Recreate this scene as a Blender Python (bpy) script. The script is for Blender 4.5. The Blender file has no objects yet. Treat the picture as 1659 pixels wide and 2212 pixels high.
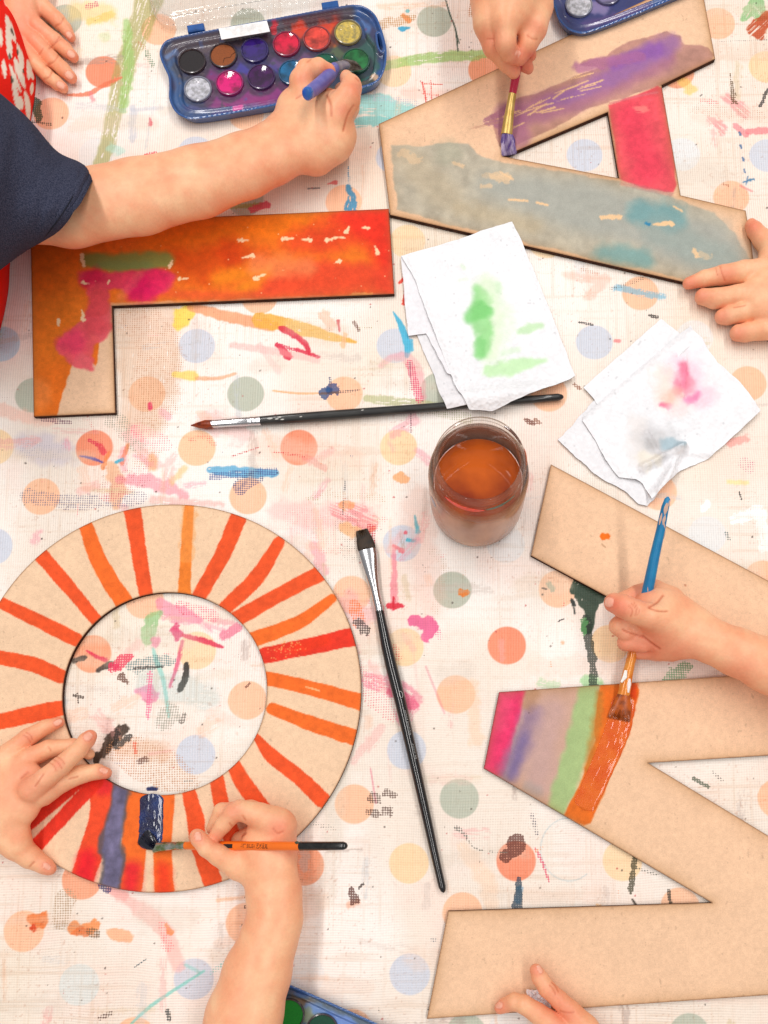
import bpy, math, random
import numpy as np
from mathutils import Vector
from mathutils.geometry import delaunay_2d_cdt

# ------------------------------------------------------------------ camera
SC = bpy.context.scene
IMW, IMH = 1659.0, 2212.0            # units in which positions on the table were measured
F, TH, CH = 1600.0, math.radians(6.35), 0.617
PX, PY = 985.0, 1537.0
cam = bpy.data.cameras.new('camera')
cam.sensor_fit = 'VERTICAL'; cam.sensor_height = 36.0
cam.lens = F / IMH * 36.0
cam.shift_x = -(PX - IMW / 2) / IMH
cam.shift_y = (PY - IMH / 2) / IMH
cam.clip_start = 0.01; cam.clip_end = 50
camo = bpy.data.objects.new('camera', cam)
camo.location = (0, 0, CH); camo.rotation_euler = (TH, 0, 0)
SC.collection.objects.link(camo); SC.camera = camo

# ------------------------------------------------------------------ light
world = bpy.data.worlds.new('World'); SC.world = world; world.use_nodes = True
bg = world.node_tree.nodes['Background']
bg.inputs[0].default_value = (0.985, 0.975, 0.97, 1); bg.inputs[1].default_value = 0.33

def lamp(name, loc, sx, sy, power, col=(1, 0.968, 0.94), rot=(0, 0, 0)):
    l = bpy.data.lights.new(name, 'AREA'); l.shape = 'RECTANGLE'; l.size = sx; l.size_y = sy
    l.energy = power; l.color = col
    o = bpy.data.objects.new(name, l); o.location = loc; o.rotation_euler = rot
    SC.collection.objects.link(o); return o
for k, (x, y, w, p) in enumerate([(-0.75, 0.35, 1.2, 10), (0.75, 0.35, 1.2, 10), (-0.75, 1.5, 1.2, 13), (0.75, 1.5, 1.2, 13),
                               (-0.75, -0.9, 1.2, 7), (0.75, -0.9, 1.2, 7)]):
    lamp('ceiling_lamp', (x, y, 1.9), 0.14, w, p, rot=(0, 0, 0))

vs = SC.view_settings
vs.view_transform = 'Standard'; vs.look = 'None'; vs.exposure = 0.0; vs.gamma = 1.0
vs.use_curve_mapping = False
try:
    SC.cycles.max_bounces = 10; SC.cycles.transparent_max_bounces = 12
    SC.cycles.caustics_refractive = False; SC.cycles.caustics_reflective = False
except Exception: pass

# ------------------------------------------------------------------ geometry of the view
CT, ST = math.cos(TH), math.sin(TH)
def W(u, v, z=0.0):
    """point of the photograph at height z (metres) -> world"""
    cx = (u - PX) / F; cy = -(v - PY) / F
    dy = cy * CT + ST; dz = cy * ST - CT
    t = (CH - z) / (-dz)
    return np.array([t * cx, t * dy, z])
def mpp(u, v, z=0.0):
    cy = -(v - PY) / F
    return (CH - z) / (CT - cy * ST) / F
def Wm(u, v, zmm): return W(u, v, zmm / 1000.0)

# ------------------------------------------------------------------ noise
def _hash(ix, iy, seed):
    h = (ix.astype(np.int64) * 374761393 + iy.astype(np.int64) * 668265263 + seed * 974634777) & 0xffffffff
    h = ((h ^ (h >> 13)) * 1274126177) & 0xffffffff
    return ((h ^ (h >> 16)) & 0xffff) / 65535.0
def vnoise(x, y, seed=0):
    ix = np.floor(x); iy = np.floor(y); fx = x - ix; fy = y - iy
    fx = fx * fx * (3 - 2 * fx); fy = fy * fy * (3 - 2 * fy)
    ix = ix.astype(np.int64); iy = iy.astype(np.int64)
    a = _hash(ix, iy, seed); b = _hash(ix + 1, iy, seed); c = _hash(ix, iy + 1, seed); d = _hash(ix + 1, iy + 1, seed)
    return (a + (b - a) * fx) * (1 - fy) + (c + (d - c) * fx) * fy
def fbm(x, y, seed=0, octv=4):
    s = 0; a = 0.5; t = 0
    for o in range(octv):
        s = s + a * vnoise(x * 2 ** o, y * 2 ** o, seed + o * 17); t += a; a *= 0.5
    return s / t
def sstep(a, b, x):
    t = np.clip((x - a) / (b - a + 1e-12), 0, 1); return t * t * (3 - 2 * t)
def lin(c):
    c = np.clip(np.asarray(c, dtype=float), 0, 1)
    return np.where(c <= 0.04045, c / 12.92, ((c + 0.055) / 1.055) ** 2.4)
def C8(r, g, b): return (r / 255.0, g / 255.0, b / 255.0)

# ------------------------------------------------------------------ painter: lays paint, stains and print into vertex colours
class Canvas:
    def __init__(s, x, y, base):
        s.x = x; s.y = y; n = len(x)
        s.col = np.empty((n, 3)); s.col[:] = np.asarray(base)
        s.grit = np.zeros((n, 4))           # paint that only sits on the weave: rgb + cover
        s.seed = 1
    def near(s, pts, m):
        lo = pts.min(0) - m; hi = pts.max(0) + m
        return np.nonzero((s.x > lo[0]) & (s.x < hi[0]) & (s.y > lo[1]) & (s.y < hi[1]))[0]
    def put(s, idx, mask, color, grit, mul):
        color = np.asarray(color)
        if color.max() > 1.5: color = color / 255.0
        if grit:
            m = mask; g = s.grit[idx]
            g[:, :3] = np.where(m[:, None] > g[:, 3:4] * 0.6, color, g[:, :3])
            g[:, 3] = np.maximum(g[:, 3], m); s.grit[idx] = g
        else:
            c = s.col[idx]; m = mask[:, None]
            s.col[idx] = c * (1 - m) + (c * color if mul else color) * m
    def stroke(s, pts, w, color, op=1.0, soft=2.0, rough=0.35, dry=0.0, grit=False, mul=False, z=0.0, lump=0.011, freq=1.0):
        s.seed += 7
        P = np.array([W(p[0], p[1], z)[:2] for p in pts]); sc = mpp(*pts[0], z)
        if len(P) == 1: P = np.vstack([P, P + [1e-5, 0]]); pts = [pts[0], pts[0]]
        w = np.broadcast_to(np.asarray(w, float), (len(P),)) * sc if np.ndim(w) == 0 or len(np.atleast_1d(w)) == len(P) else np.interp(np.linspace(0, 1, len(P)), np.linspace(0, 1, len(w)), w) * sc
        soft = soft * sc
        if len(P) > 2:                       # smooth the path
            t = np.arange(len(P)); tt = np.linspace(0, len(P) - 1, (len(P) - 1) * 5 + 1)
            Q = np.zeros((len(tt), 2))
            for i, u in enumerate(tt):
                k = min(int(u), len(P) - 2); f = u - k
                p0 = P[max(k - 1, 0)]; p1 = P[k]; p2 = P[k + 1]; p3 = P[min(k + 2, len(P) - 1)]
                Q[i] = 0.5 * ((2 * p1) + (-p0 + p2) * f + (2 * p0 - 5 * p1 + 4 * p2 - p3) * f * f + (-p0 + 3 * p1 - 3 * p2 + p3) * f ** 3)
            w = np.interp(tt, t, w); P = Q
        idx = s.near(P, w.max() * (0.5 + rough) + soft)
        if len(idx) == 0: return
        x = s.x[idx]; y = s.y[idx]
        best = np.full(len(idx), 1e9); U = np.zeros(len(idx)); Vv = np.zeros(len(idx)); WW = np.zeros(len(idx)); L = 0
        for k in range(len(P) - 1):
            a = P[k]; d = P[k + 1] - a; l = math.hypot(*d) + 1e-9
            t = np.clip(((x - a[0]) * d[0] + (y - a[1]) * d[1]) / (l * l), 0, 1)
            ex = x - a[0] - t * d[0]; ey = y - a[1] - t * d[1]; dist = np.hypot(ex, ey)
            ww = w[k] + (w[k + 1] - w[k]) * t; q = dist - ww / 2
            b = q < best
            best = np.where(b, q, best); U = np.where(b, L + t * l, U)
            Vv = np.where(b, ((x - a[0]) * -d[1] + (y - a[1]) * d[0]) / l, Vv); WW = np.where(b, ww, WW); L += l
        fr = freq / (w.max() * 0.45 + 1e-6)
        q = best + rough * WW * (fbm(x * fr, y * fr, s.seed, 4) - 0.5)
        m = sstep(soft / 2, -soft / 2, q)
        if dry > 0:
            n = fbm(U / (6 * sc * 5), Vv / (sc * 2.4), s.seed + 3, 3)
            m = m * sstep(dry * 0.9, dry * 0.9 + 0.12, n + 0.1 * vnoise(x * 900, y * 900, s.seed))
        col = np.asarray(color, float); col = col / 255.0 if col.max() > 1.5 else col
        cc = col[None, :] * (1 + lump * 8 * (fbm(x * 160, y * 160, s.seed + 5, 3)[:, None] - 0.5))
        if grit: s.put(idx, m * op, col, True, mul)
        else:
            m2 = (m * op)[:, None]; c = s.col[idx]
            s.col[idx] = c * (1 - m2) + (c * cc if mul else cc) * m2
    def blob(s, c, r, color, op=1.0, soft=4, rough=0.6, **k):
        rx = r if np.ndim(r) == 0 else r[0]
        s.stroke([(c[0], c[1])], 2 * rx, color, op, soft, rough, **k)
    def disc(s, u, v, r, color, op=0.9, z=0.0, soft=0.0007):
        c = W(u, v, z)[:2]; P = np.array([c]); idx = s.near(P, r * 1.1)
        x = s.x[idx] - c[0]; y = s.y[idx] - c[1]
        q = np.hypot(x, y) - r * (1 + 0.03 * (vnoise(np.arctan2(y, x) * 1.3 + 9, x * 0 + u, 3) - 0.5))
        m = sstep(soft, -soft, q) * op
        m = m * (0.9 + 0.1 * (np.sin(s.x[idx] * 2 * math.pi / 0.0024) > 0))
        s.put(idx, m, color, False, False)
    def poly(s, pts, color, op=1.0, soft=3, rough=6, freq=90, mul=False, z=0.0, lump=0.011, dry=0.0, grit=False, rmax=None):
        s.seed += 7
        P = np.array([W(p[0], p[1], z)[:2] for p in pts]); sc = mpp(*pts[0], z)
        idx = s.near(P, (rough + soft) * sc)
        if len(idx) == 0: return
        x = s.x[idx]; y = s.y[idx]; q = sdpoly(x, y, P)
        q = q + rough * sc * 2 * (fbm(x * freq, y * freq, s.seed, 5) - 0.5)
        m = sstep(soft * sc / 2, -soft * sc / 2, q) * op
        if dry > 0:
            n = fbm(x * 60 + y * 30, (y - 0.45 * x) * 500, s.seed + 2, 3)
            m = m * sstep(dry, dry + 0.1, n)
        col = np.asarray(color, float); col = col / 255.0 if col.max() > 1.5 else col
        cc = col[None, :] * (1 + lump * 8 * (fbm(x * 120, y * 120, s.seed + 5, 3)[:, None] - 0.5))
        if grit: s.put(idx, m, col, True, mul); return
        c = s.col[idx]; m = m[:, None]
        s.col[idx] = c * (1 - m) + (c * cc if mul else cc) * m
    def rgba(s):
        o = np.ones((len(s.x), 4)); o[:, :3] = lin(s.col); return o
def sdpoly(x, y, P):
    d = np.full(len(x), 1e9); ins = np.zeros(len(x), bool)
    n = len(P)
    for i in range(n):
        a = P[i]; b = P[(i + 1) % n]; e = b - a; l2 = e @ e + 1e-18
        t = np.clip(((x - a[0]) * e[0] + (y - a[1]) * e[1]) / l2, 0, 1)
        d = np.minimum(d, np.hypot(x - a[0] - t * e[0], y - a[1] - t * e[1]))
        if a[1] != b[1]:
            c = ((a[1] > y) != (b[1] > y)) & (x < (b[0] - a[0]) * (y - a[1]) / (b[1] - a[1]) + a[0])
            ins ^= c
    return np.where(ins, -d, d)

# ------------------------------------------------------------------ mesh helpers
def link(o, parent=None):
    SC.collection.objects.link(o)
    if parent is not None: o.parent = parent
    return o
def raw_mesh(name, verts, faces, mat, parent=None, smooth=True, mats=None, fmat=None, attrs=None):
    """verts (n,3) array, faces (m,k) array or list of arrays"""
    me = bpy.data.meshes.new(name)
    verts = np.asarray(verts, dtype=np.float32)
    if isinstance(faces, np.ndarray):
        k = faces.shape[1]; m = faces.shape[0]
        me.vertices.add(len(verts)); me.vertices.foreach_set('co', verts.ravel())
        me.loops.add(m * k); me.loops.foreach_set('vertex_index', faces.astype(np.int32).ravel())
        me.polygons.add(m); me.polygons.foreach_set('loop_start', np.arange(0, m * k, k, dtype=np.int32))
        if fmat is not None: me.polygons.foreach_set('material_index', np.asarray(fmat, dtype=np.int32))
    else:
        me.from_pydata([tuple(map(float, v)) for v in verts], [], [tuple(int(i) for i in f) for f in faces])
        if fmat is not None: me.polygons.foreach_set('material_index', np.asarray(fmat, dtype=np.int32))
    me.update(calc_edges=True); me.validate()
    if attrs:
        for an, arr in attrs.items():
            arr = np.asarray(arr, dtype=np.float32)
            if arr.ndim == 1:
                a = me.attributes.new(an, 'FLOAT', 'POINT'); a.data.foreach_set('value', arr)
            else:
                a = me.color_attributes.new(an, 'FLOAT_COLOR', 'POINT'); a.data.foreach_set('color', arr.ravel())
    if smooth: me.polygons.foreach_set('use_smooth', np.ones(len(me.polygons), dtype=bool))
    for mm in (mats or [mat]): me.materials.append(mm)
    return link(bpy.data.objects.new(name, me), parent)
def thing(name, loc=(0, 0, 0)):
    o = bpy.data.objects.new(name, None); o.location = loc; o.empty_display_size = 0.02
    SC.collection.objects.link(o); bpy.context.view_layer.update(); return o
def adopt(parent, *obs):
    for o in obs:
        o.parent = parent; o.matrix_parent_inverse = parent.matrix_world.inverted()
    return obs[0] if obs else None
def tag(o, label, cat, group=None):
    o['label'] = label; o['category'] = cat
    if group: o['group'] = group
    return o
class MB:
    def __init__(s): s.v = []; s.f = []; s.m = []; s.n = 0
    def add(s, v, f, m=0):
        v = np.asarray(v, float); s.v.append(v); s.f += [tuple(i + s.n for i in q) for q in f]; s.m += [m] * len(f); s.n += len(v)
    def loft(s, secs, n=20, caps=(True, True), m=0, close=True):
        """secs: (centre, U, V) rings"""
        a = np.arange(n) * 2 * math.pi / n; V = []
        for c, U, Vv in secs: V.append(np.asarray(c) + np.cos(a)[:, None] * np.asarray(U) + np.sin(a)[:, None] * np.asarray(Vv))
        f = []
        for i in range(len(secs) - 1):
            for j in range(n):
                k = (j + 1) % n; f.append((i * n + j, i * n + k, (i + 1) * n + k, (i + 1) * n + j))
        if caps[0]: f.append(tuple(range(n))[::-1])
        if caps[1]: f.append(tuple((len(secs) - 1) * n + j for j in range(n)))
        s.add(np.vstack(V), f, m)
    def build(s, name, mats, parent=None, smooth=True, bevel=0):
        mats = mats if isinstance(mats, list) else [mats]
        o = raw_mesh(name, np.vstack(s.v), s.f, None, parent, smooth, mats, s.m)
        if smooth: 
            try: o.data.set_sharp_from_angle(angle=math.radians(42))
            except Exception: pass
        return o
def catmull(P, n=6):
    P = np.asarray(P, float); out = []
    for k in range(len(P) - 1):
        p0 = P[max(k - 1, 0)]; p1 = P[k]; p2 = P[k + 1]; p3 = P[min(k + 2, len(P) - 1)]
        for j in range(n):
            f = j / n
            out.append(0.5 * ((2 * p1) + (-p0 + p2) * f + (2 * p0 - 5 * p1 + 4 * p2 - p3) * f * f + (-p0 + 3 * p1 - 3 * p2 + p3) * f ** 3))
    out.append(P[-1]); return np.array(out)

# ------------------------------------------------------------------ materials
def nodes_of(name):
    m = bpy.data.materials.new(name); m.use_nodes = True
    nt = m.node_tree; return m, nt, nt.nodes['Principled BSDF']
def pick(name, *alts):
    return name
def setin(b, **k):
    for n, v in k.items():
        n = n.replace('_', ' ')
        if n in b.inputs: b.inputs[n].default_value = v
def mat(name, c, rough=0.5, metal=0.0, spec=0.5, coat=0.0, bump=None, var=0.0, vscale=200.0, trans=0.0, ior=1.45, alpha=1.0, sub=0.0, c2=None, stretch=None):
    m, nt, b = nodes_of(name)
    c = tuple(lin(np.array(c) / 255.0 if max(c) > 1.5 else c)) + (1,)
    b.inputs['Base Color'].default_value = c
    setin(b, Roughness=rough, Metallic=metal, IOR=ior, Alpha=alpha)
    b.inputs['Specular IOR Level'].default_value = spec
    b.inputs['Transmission Weight'].default_value = trans
    b.inputs['Coat Weight'].default_value = coat; b.inputs['Coat Roughness'].default_value = 0.05
    tc = nt.nodes.new('ShaderNodeTexCoord'); mp = nt.nodes.new('ShaderNodeMapping')
    nt.links.new(tc.outputs['Object'], mp.inputs[0])
    if stretch: mp.inputs['Scale'].default_value = stretch
    if var > 0 or c2 is not None:
        n = nt.nodes.new('ShaderNodeTexNoise'); n.inputs['Scale'].default_value = vscale; n.inputs['Detail'].default_value = 5
        nt.links.new(mp.outputs[0], n.inputs['Vector'])
        r = nt.nodes.new('ShaderNodeValToRGB'); nt.links.new(n.outputs['Fac'], r.inputs[0])
        r.color_ramp.elements[0].position = 0.38; r.color_ramp.elements[1].position = 0.62
        r.color_ramp.elements[0].color = tuple(max(0, q * (1 - var)) for q in c[:3]) + (1,)
        if c2 is not None: r.color_ramp.elements[1].color = tuple(lin(np.array(c2) / 255.0)) + (1,)
        else: r.color_ramp.elements[1].color = tuple(min(1, q * (1 + var)) for q in c[:3]) + (1,)
        nt.links.new(r.outputs[0], b.inputs['Base Color'])
    if bump:
        n2 = nt.nodes.new('ShaderNodeTexNoise'); n2.inputs['Scale'].default_value = bump[0]; n2.inputs['Detail'].default_value = 4
        nt.links.new(mp.outputs[0], n2.inputs['Vector'])
        bp = nt.nodes.new('ShaderNodeBump'); bp.inputs['Strength'].default_value = bump[1]; bp.inputs['Distance'].default_value = bump[2]
        nt.links.new(n2.outputs['Fac'], bp.inputs['Height']); nt.links.new(bp.outputs[0], b.inputs['Normal'])
    return m
def attr_mat(name, rough=0.6, spec=0.4, speck=0.0, sscale=900.0, bump=None, sub=0.0, coat=0.0, gain=1.0):
    m, nt, b = nodes_of(name)
    a = nt.nodes.new('ShaderNodeAttribute'); a.attribute_name = 'col'
    out = a.outputs['Color']
    tc = nt.nodes.new('ShaderNodeTexCoord')
    if speck > 0:
        n = nt.nodes.new('ShaderNodeTexNoise'); n.inputs['Scale'].default_value = sscale; n.inputs['Detail'].default_value = 3; n.inputs['Roughness'].default_value = 0.75
        nt.links.new(tc.outputs['Object'], n.inputs['Vector'])
        mr = nt.nodes.new('ShaderNodeMapRange'); mr.inputs[1].default_value = 0.3; mr.inputs[2].default_value = 0.7
        mr.inputs[3].default_value = (1 - speck); mr.inputs[4].default_value = (1 + speck * 0.7)
        nt.links.new(n.outputs['Fac'], mr.inputs[0])
        mx = nt.nodes.new('ShaderNodeVectorMath'); mx.operation = 'MULTIPLY'
        cb = nt.nodes.new('ShaderNodeCombineXYZ')
        nt.links.new(mr.outputs[0], cb.inputs[0]); nt.links.new(mr.outputs[0], cb.inputs[1]); nt.links.new(mr.outputs[0], cb.inputs[2])
        nt.links.new(out, mx.inputs[0]); nt.links.new(cb.outputs[0], mx.inputs[1]); out = mx.outputs[0]
    nt.links.new(out, b.inputs['Base Color'])
    b.inputs['Roughness'].default_value = rough; b.inputs['Specular IOR Level'].default_value = spec
    b.inputs['Coat Weight'].default_value = coat
    if sub > 0:
        b.inputs['Subsurface Weight'].default_value = sub
        b.inputs['Subsurface Radius'].default_value = (1.0, 0.35, 0.2); b.inputs['Subsurface Scale'].default_value = 0.004
    if bump:
        n2 = nt.nodes.new('ShaderNodeTexNoise'); n2.inputs['Scale'].default_value = bump[0]; n2.inputs['Detail'].default_value = 4
        nt.links.new(tc.outputs['Object'], n2.inputs['Vector'])
        bp = nt.nodes.new('ShaderNodeBump'); bp.inputs['Strength'].default_value = bump[1]; bp.inputs['Distance'].default_value = bump[2]
        nt.links.new(n2.outputs['Fac'], bp.inputs['Height']); nt.links.new(bp.outputs[0], b.inputs['Normal'])
    return m
# ------------------------------------------------------------------ the table and its oilcloth
random.seed(5); rng = np.random.default_rng(5)
def cloth_material():
    m, nt, b = nodes_of('oilcloth')
    N = nt.nodes.new; L = nt.links.new
    def math_(op, a, c=None, clamp=False):
        n = N('ShaderNodeMath'); n.operation = op; n.use_clamp = clamp
        for i, q in enumerate((a, c)):
            if q is None: continue
            if isinstance(q, (int, float)): n.inputs[i].default_value = q
            else: L(q, n.inputs[i])
        return n.outputs[0]
    tc = N('ShaderNodeTexCoord'); sx = N('ShaderNodeSeparateXYZ'); L(tc.outputs['Object'], sx.inputs[0])
    def noise(scale, det=3, rough=0.5):
        n = N('ShaderNodeTexNoise'); n.inputs['Scale'].default_value = scale; n.inputs['Detail'].default_value = det
        n.inputs['Roughness'].default_value = rough; L(tc.outputs['Object'], n.inputs['Vector']); return n.outputs['Fac']
    wob = math_('MULTIPLY', noise(9, 2), 0.012)
    xx = math_('ADD', sx.outputs[0], wob); yy = math_('ADD', sx.outputs[1], wob)
    P = 2 * math.pi / 0.00205
    wx = math_('MULTIPLY', math_('ADD', math_('SINE', math_('MULTIPLY', xx, P)), 1.0), 0.5)
    wy = math_('MULTIPLY', math_('ADD', math_('SINE', math_('MULTIPLY', yy, P)), 1.0), 0.5)
    nA = noise(14, 3); nB = noise(420, 2); nC = noise(5, 2)
    rib = N('ShaderNodeMapRange'); L(math_('ADD', nC, math_('MULTIPLY', sx.outputs[1], 0.9)), rib.inputs[0])
    rib.inputs[1].default_value = 0.35; rib.inputs[2].default_value = 0.75           # 0: cross threads show, 1: long threads show
    mixw = N('ShaderNodeMix'); mixw.data_type = 'FLOAT'; L(rib.outputs[0], mixw.inputs[0]); L(wy, mixw.inputs[2]); L(wx, mixw.inputs[3])
    weave = mixw.outputs[0]
    amp = math_('MULTIPLY', nA, 0.27)
    ga = N('ShaderNodeAttribute'); ga.attribute_name = 'weavepaint'
    col = N('ShaderNodeAttribute'); col.attribute_name = 'col'
    sh = math_('SUBTRACT', 1.05, math_('MULTIPLY', weave, amp))
    sh = math_('MULTIPLY', sh, math_('ADD', 0.94, math_('MULTIPLY', nB, 0.12)))
    mul = N('ShaderNodeVectorMath'); mul.operation = 'SCALE'; L(col.outputs['Color'], mul.inputs[0]); L(sh, mul.inputs['Scale'])
    thr = math_('SUBTRACT', 1.0, math_('MULTIPLY', math_('ADD', wx, wy), 0.5))
    thr = math_('ADD', math_('MULTIPLY', thr, 0.5), math_('MULTIPLY', noise(260, 4, .7), 0.62))
    dif = math_('SUBTRACT', ga.outputs['Alpha'], thr)
    mr = N('ShaderNodeMapRange'); L(dif, mr.inputs[0]); mr.inputs[1].default_value = -0.08; mr.inputs[2].default_value = 0.16; mr.inputs[4].default_value = 0.88
    mx = N('ShaderNodeMix'); mx.data_type = 'RGBA'; L(mr.outputs[0], mx.inputs[0]); L(mul.outputs[0], mx.inputs[6]); L(ga.outputs['Color'], mx.inputs[7])
    L(mx.outputs[2], b.inputs['Base Color'])
    b.inputs['Roughness'].default_value = 0.42; b.inputs['Specular IOR Level'].default_value = 0.25
    bp = N('ShaderNodeBump'); bp.inputs['Strength'].default_value = 0.35; bp.inputs['Distance'].default_value = 0.0004
    L(math_('ADD', math_('MULTIPLY', wx, 0.5), math_('MULTIPLY', wy, 0.5)), bp.inputs['Height']); L(bp.outputs[0], b.inputs['Normal'])
    return m

def cloth():
    tl = W(-30, -40); tr = W(IMW + 30, -40); bl = W(-30, IMH + 30); br = W(IMW + 30, IMH + 30)
    x0 = min(tl[0], bl[0]); x1 = max(tr[0], br[0]); y0 = bl[1]; y1 = tl[1]; st = 0.00078
    xs = np.concatenate([np.linspace(-0.95, x0 - 0.012, 26), np.arange(x0, x1, st), np.linspace(x1 + 0.012, 0.95, 26)])
    ys = np.concatenate([np.linspace(-0.85, y0 - 0.012, 26), np.arange(y0, y1, st), np.linspace(y1 + 0.012, 1.25, 26)])
    nx, ny = len(xs), len(ys)
    X, Y = np.meshgrid(xs, ys); X = X.ravel(); Y = Y.ravel()
    base = np.array(C8(250, 238, 224))
    cv = Canvas(X, Y, base)
    # broad tone: cleaner white and more yellowed areas
    n1 = fbm(X * 9 + 3, Y * 9, 11, 4); n2 = fbm(X * 26, Y * 26 + 5, 21, 4); n3 = fbm(X * 7 - 2, Y * 7, 31, 3)
    t = sstep(0.35, 0.65, n1)[:, None]
    cv.col = np.array(C8(250, 242, 235)) * t + np.array(C8(242, 227, 213)) * (1 - t)
    px = (1 - np.abs(sstep(-0.1, 0.9, (X + 0.15) * 1.4) * 2 - 1))
    warm = (sstep(0.5, 0.72, n2) * 0.28)[:, None]; cv.col = cv.col * (1 - warm) + np.array(C8(255, 218, 205)) * warm
    tan = (sstep(0.52, 0.7, n3) * 0.3)[:, None]; cv.col = cv.col * (1 - tan) + np.array(C8(240, 220, 190)) * tan
    bz = (np.maximum(sstep(.06, .2, X) * .8, sstep(-.10, -.2, Y) * .6) * (.5 + .5 * n1))[:, None]; cv.col = cv.col * (1 - bz * .7) + np.array(C8(239, 222, 205)) * bz * .7
    dirt = .35 + .65 * sstep(.4, .65, fbm(X * 12 + 7, Y * 12, 41, 3)); STREAK = (np.maximum(sstep(.66, .95, vnoise(X * 560, Y * 22, 51)) * .9, sstep(.66, .95, vnoise(X * 24, Y * 560, 52))) * dirt * .17)[:, None]
    SPK = (sstep(.84, .97, vnoise(X * 620, Y * 620, 53)) * dirt * .3)[:, None]
    # printed dots
    O = (244, 140, 104); Pc = (252, 194, 156); G = (186, 190, 172); B = (208, 212, 224); Yc = (250, 214, 168); Wc = (232, 232, 232); O2 = (246, 160, 120)
    R = 0.0163
    for u, v, c, op in [(139, 42, G, .95), (222, 154, O, .95), (110, 244, Pc, .95), (938, 44, G, .95), (850, 152, Yc, .8), (1049, 149, O2, .95), (207, 332, Wc, .5),
        (421, 328, B, .95), (532, 244, Pc, .9), (530, 430, G, .95), (742, 434, Pc, .95), (850, 338, B, .95), (1263, 334, B, .95), (1474, 332, Wc, .9), (1658, 335, B, .9),
        (1551, 49, Pc, .95), (1656, 143, Yc, .95), (1462, 155, O2, .9), (1580, 425, Pc, .95), (1384, 632, Pc, .95), (1284, 738, B, .95), (1501, 728, Wc, .7),
        (1617, 827, Pc, .95), (1186, 850, Pc, .95), (948, 842, G, .95), (743, 850, Pc, .95), (530, 850, G, .95), (317, 850, Pc, .95), (72, 853, G, .95),
        (853, 746, B, .95), (424, 746, B, .95), (3, 743, (190, 212, 226), .95), (203, 967, O, .95), (425, 967, Yc, .9), (425, 967, Pc, .6), (645, 966, O, .95), (861, 965, Yc, .95), (-12, 965, Yc, .95),
        (88, 1072, Pc, .95), (-15, 1180, B, .95), (535, 1071, Pc, .95), (868, 1173, B, .95), (648, 1173, (248, 225, 222), .6), (759, 1283, Pc, .9), (874, 1398, Yc, .95),
        (977, 1274, G, .95), (1093, 1175, Wc, .7), (1205, 1272, Pc, .9), (1095, 1394, O, .95), (1318, 1390, Yc, .95), (985, 1500, Pc, .95), (1422, 1512, Pc, .9),
        (1650, 1250, Pc, .9), (1422, 1062, Pc, .9), (1529, 1154, Wc, .8), (425, 1405, Yc, .9), (198, 1412, O2, .95), (312, 1296, Pc, .95), (534, 1512, Pc, .95),
        (422, 1630, B, .95), (878, 1620, B, .95), (992, 1725, G, .95), (765, 1737, Pc, .95), (883, 1865, Yc, .95), (1115, 1860, O, .95), (1345, 1860, Yc, .95),
        (999, 1972, Pc, .95), (1470, 1962, Pc, .95), (657, 1870, O2, .95), (530, 1995, Pc, .95), (657, 2106, Wc, .6), (885, 2105, B, .95), (418, 2115, B, .95),
        (170, 2128, (222, 226, 222), .8), (50, 2012, Pc, .95), (176, 1900, O2, .9), (1007, 2235, G, .95), (1490, 2235, G, .95), (290, 2243, Pc, .95), (1680, 1725, Pc, .95),
        (342, 62, Pc, .95), (535, 50, G, .95), (760, 2226, Pc, .9), (1230, 1060 - 1000, Wc, .3), (640, 538, Pc, .9), (560, 640, Pc, .95), (425, 535, B, .9), (1075, 625, Yc, .9), (880, 520, Yc, .85), (1180, 520, Yc, .8), (1100, 2226, Wc, .6)]:
        cv.disc(u, v, R, c, op)
    # dots outside the picture, continuing the print
    for i in range(-9, 12):
        for j in range(-8, 14):
            u = 645 + i * 220 + (j % 2) * 110; v = 966 + j * 108
            if -50 < u < 1700 and -50 < v < 2260: continue
            if v > 2900 or v < -900: continue
            cv.disc(u, v, R, [O, Pc, G, B, Yc][(i * 2 + j) % 5], .95)
    s = cv.stroke
    olive = (165, 160, 88)
    # top left
    s([(325, -10), (302, 60), (268, 150), (252, 220), (236, 290), (218, 350)], [62, 50, 42, 38, 30, 34], olive, .62, 8, .35, dry=.36)
    s([(272, 45), (277, 110), (275, 170), (264, 235)], [16, 26, 22, 20], (150, 200, 105), .6, 8, .5, dry=.3)
    s([(170, 20), (230, 30)], 44, (250, 210, 120), .45, 24, .9); s([(238, 30), (195, 45)], 18, (245, 200, 90), .5, 8, .8, dry=.4)
    s([(190, 12), (205, 8)], 16, (200, 60, 110), .6, grit=True)
    s([(148, 204), (190, 201), (228, 180), (262, 166)], [6, 11, 10, 5], (232, 118, 82), .75, 3, .4)
    s([(195, 200), (200, 215)], 9, (240, 120, 130), .5, 4, .7)
    s([(78, 215), (84, 258)], [26, 12], (48, 86, 62), .85, 3, .9, grit=True); s([(70, 262), (110, 268)], 8, (40, 60, 50), .6, grit=True)
    s([(286, 232), (285, 300)], 15, (186, 192, 206), .45, 8, .7, dry=.3); s([(286, 236), (350, 232)], 9, (190, 195, 210), .4, 5, .6)
    s([(323, 254), (325, 268)], [4, 9], (235, 50, 70), .9, 2, .6); s([(315, 333), (335, 330)], 10, (235, 70, 80), .7, grit=True); s([(330, 332)], 8, (230, 50, 70), .9)
    s([(330, 345), (380, 340)], 20, (250, 170, 130), .4, 8, .8, dry=.35); s([(240, 318), (262, 325)], 20, (170, 225, 210), .5, 9, .8)
    s([(180, 55), (200, 130)], 30, (190, 190, 150), .3, 10, .8, grit=True); s([(225, 80)], 22, (190, 215, 150), .4, 12, .8)
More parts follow.
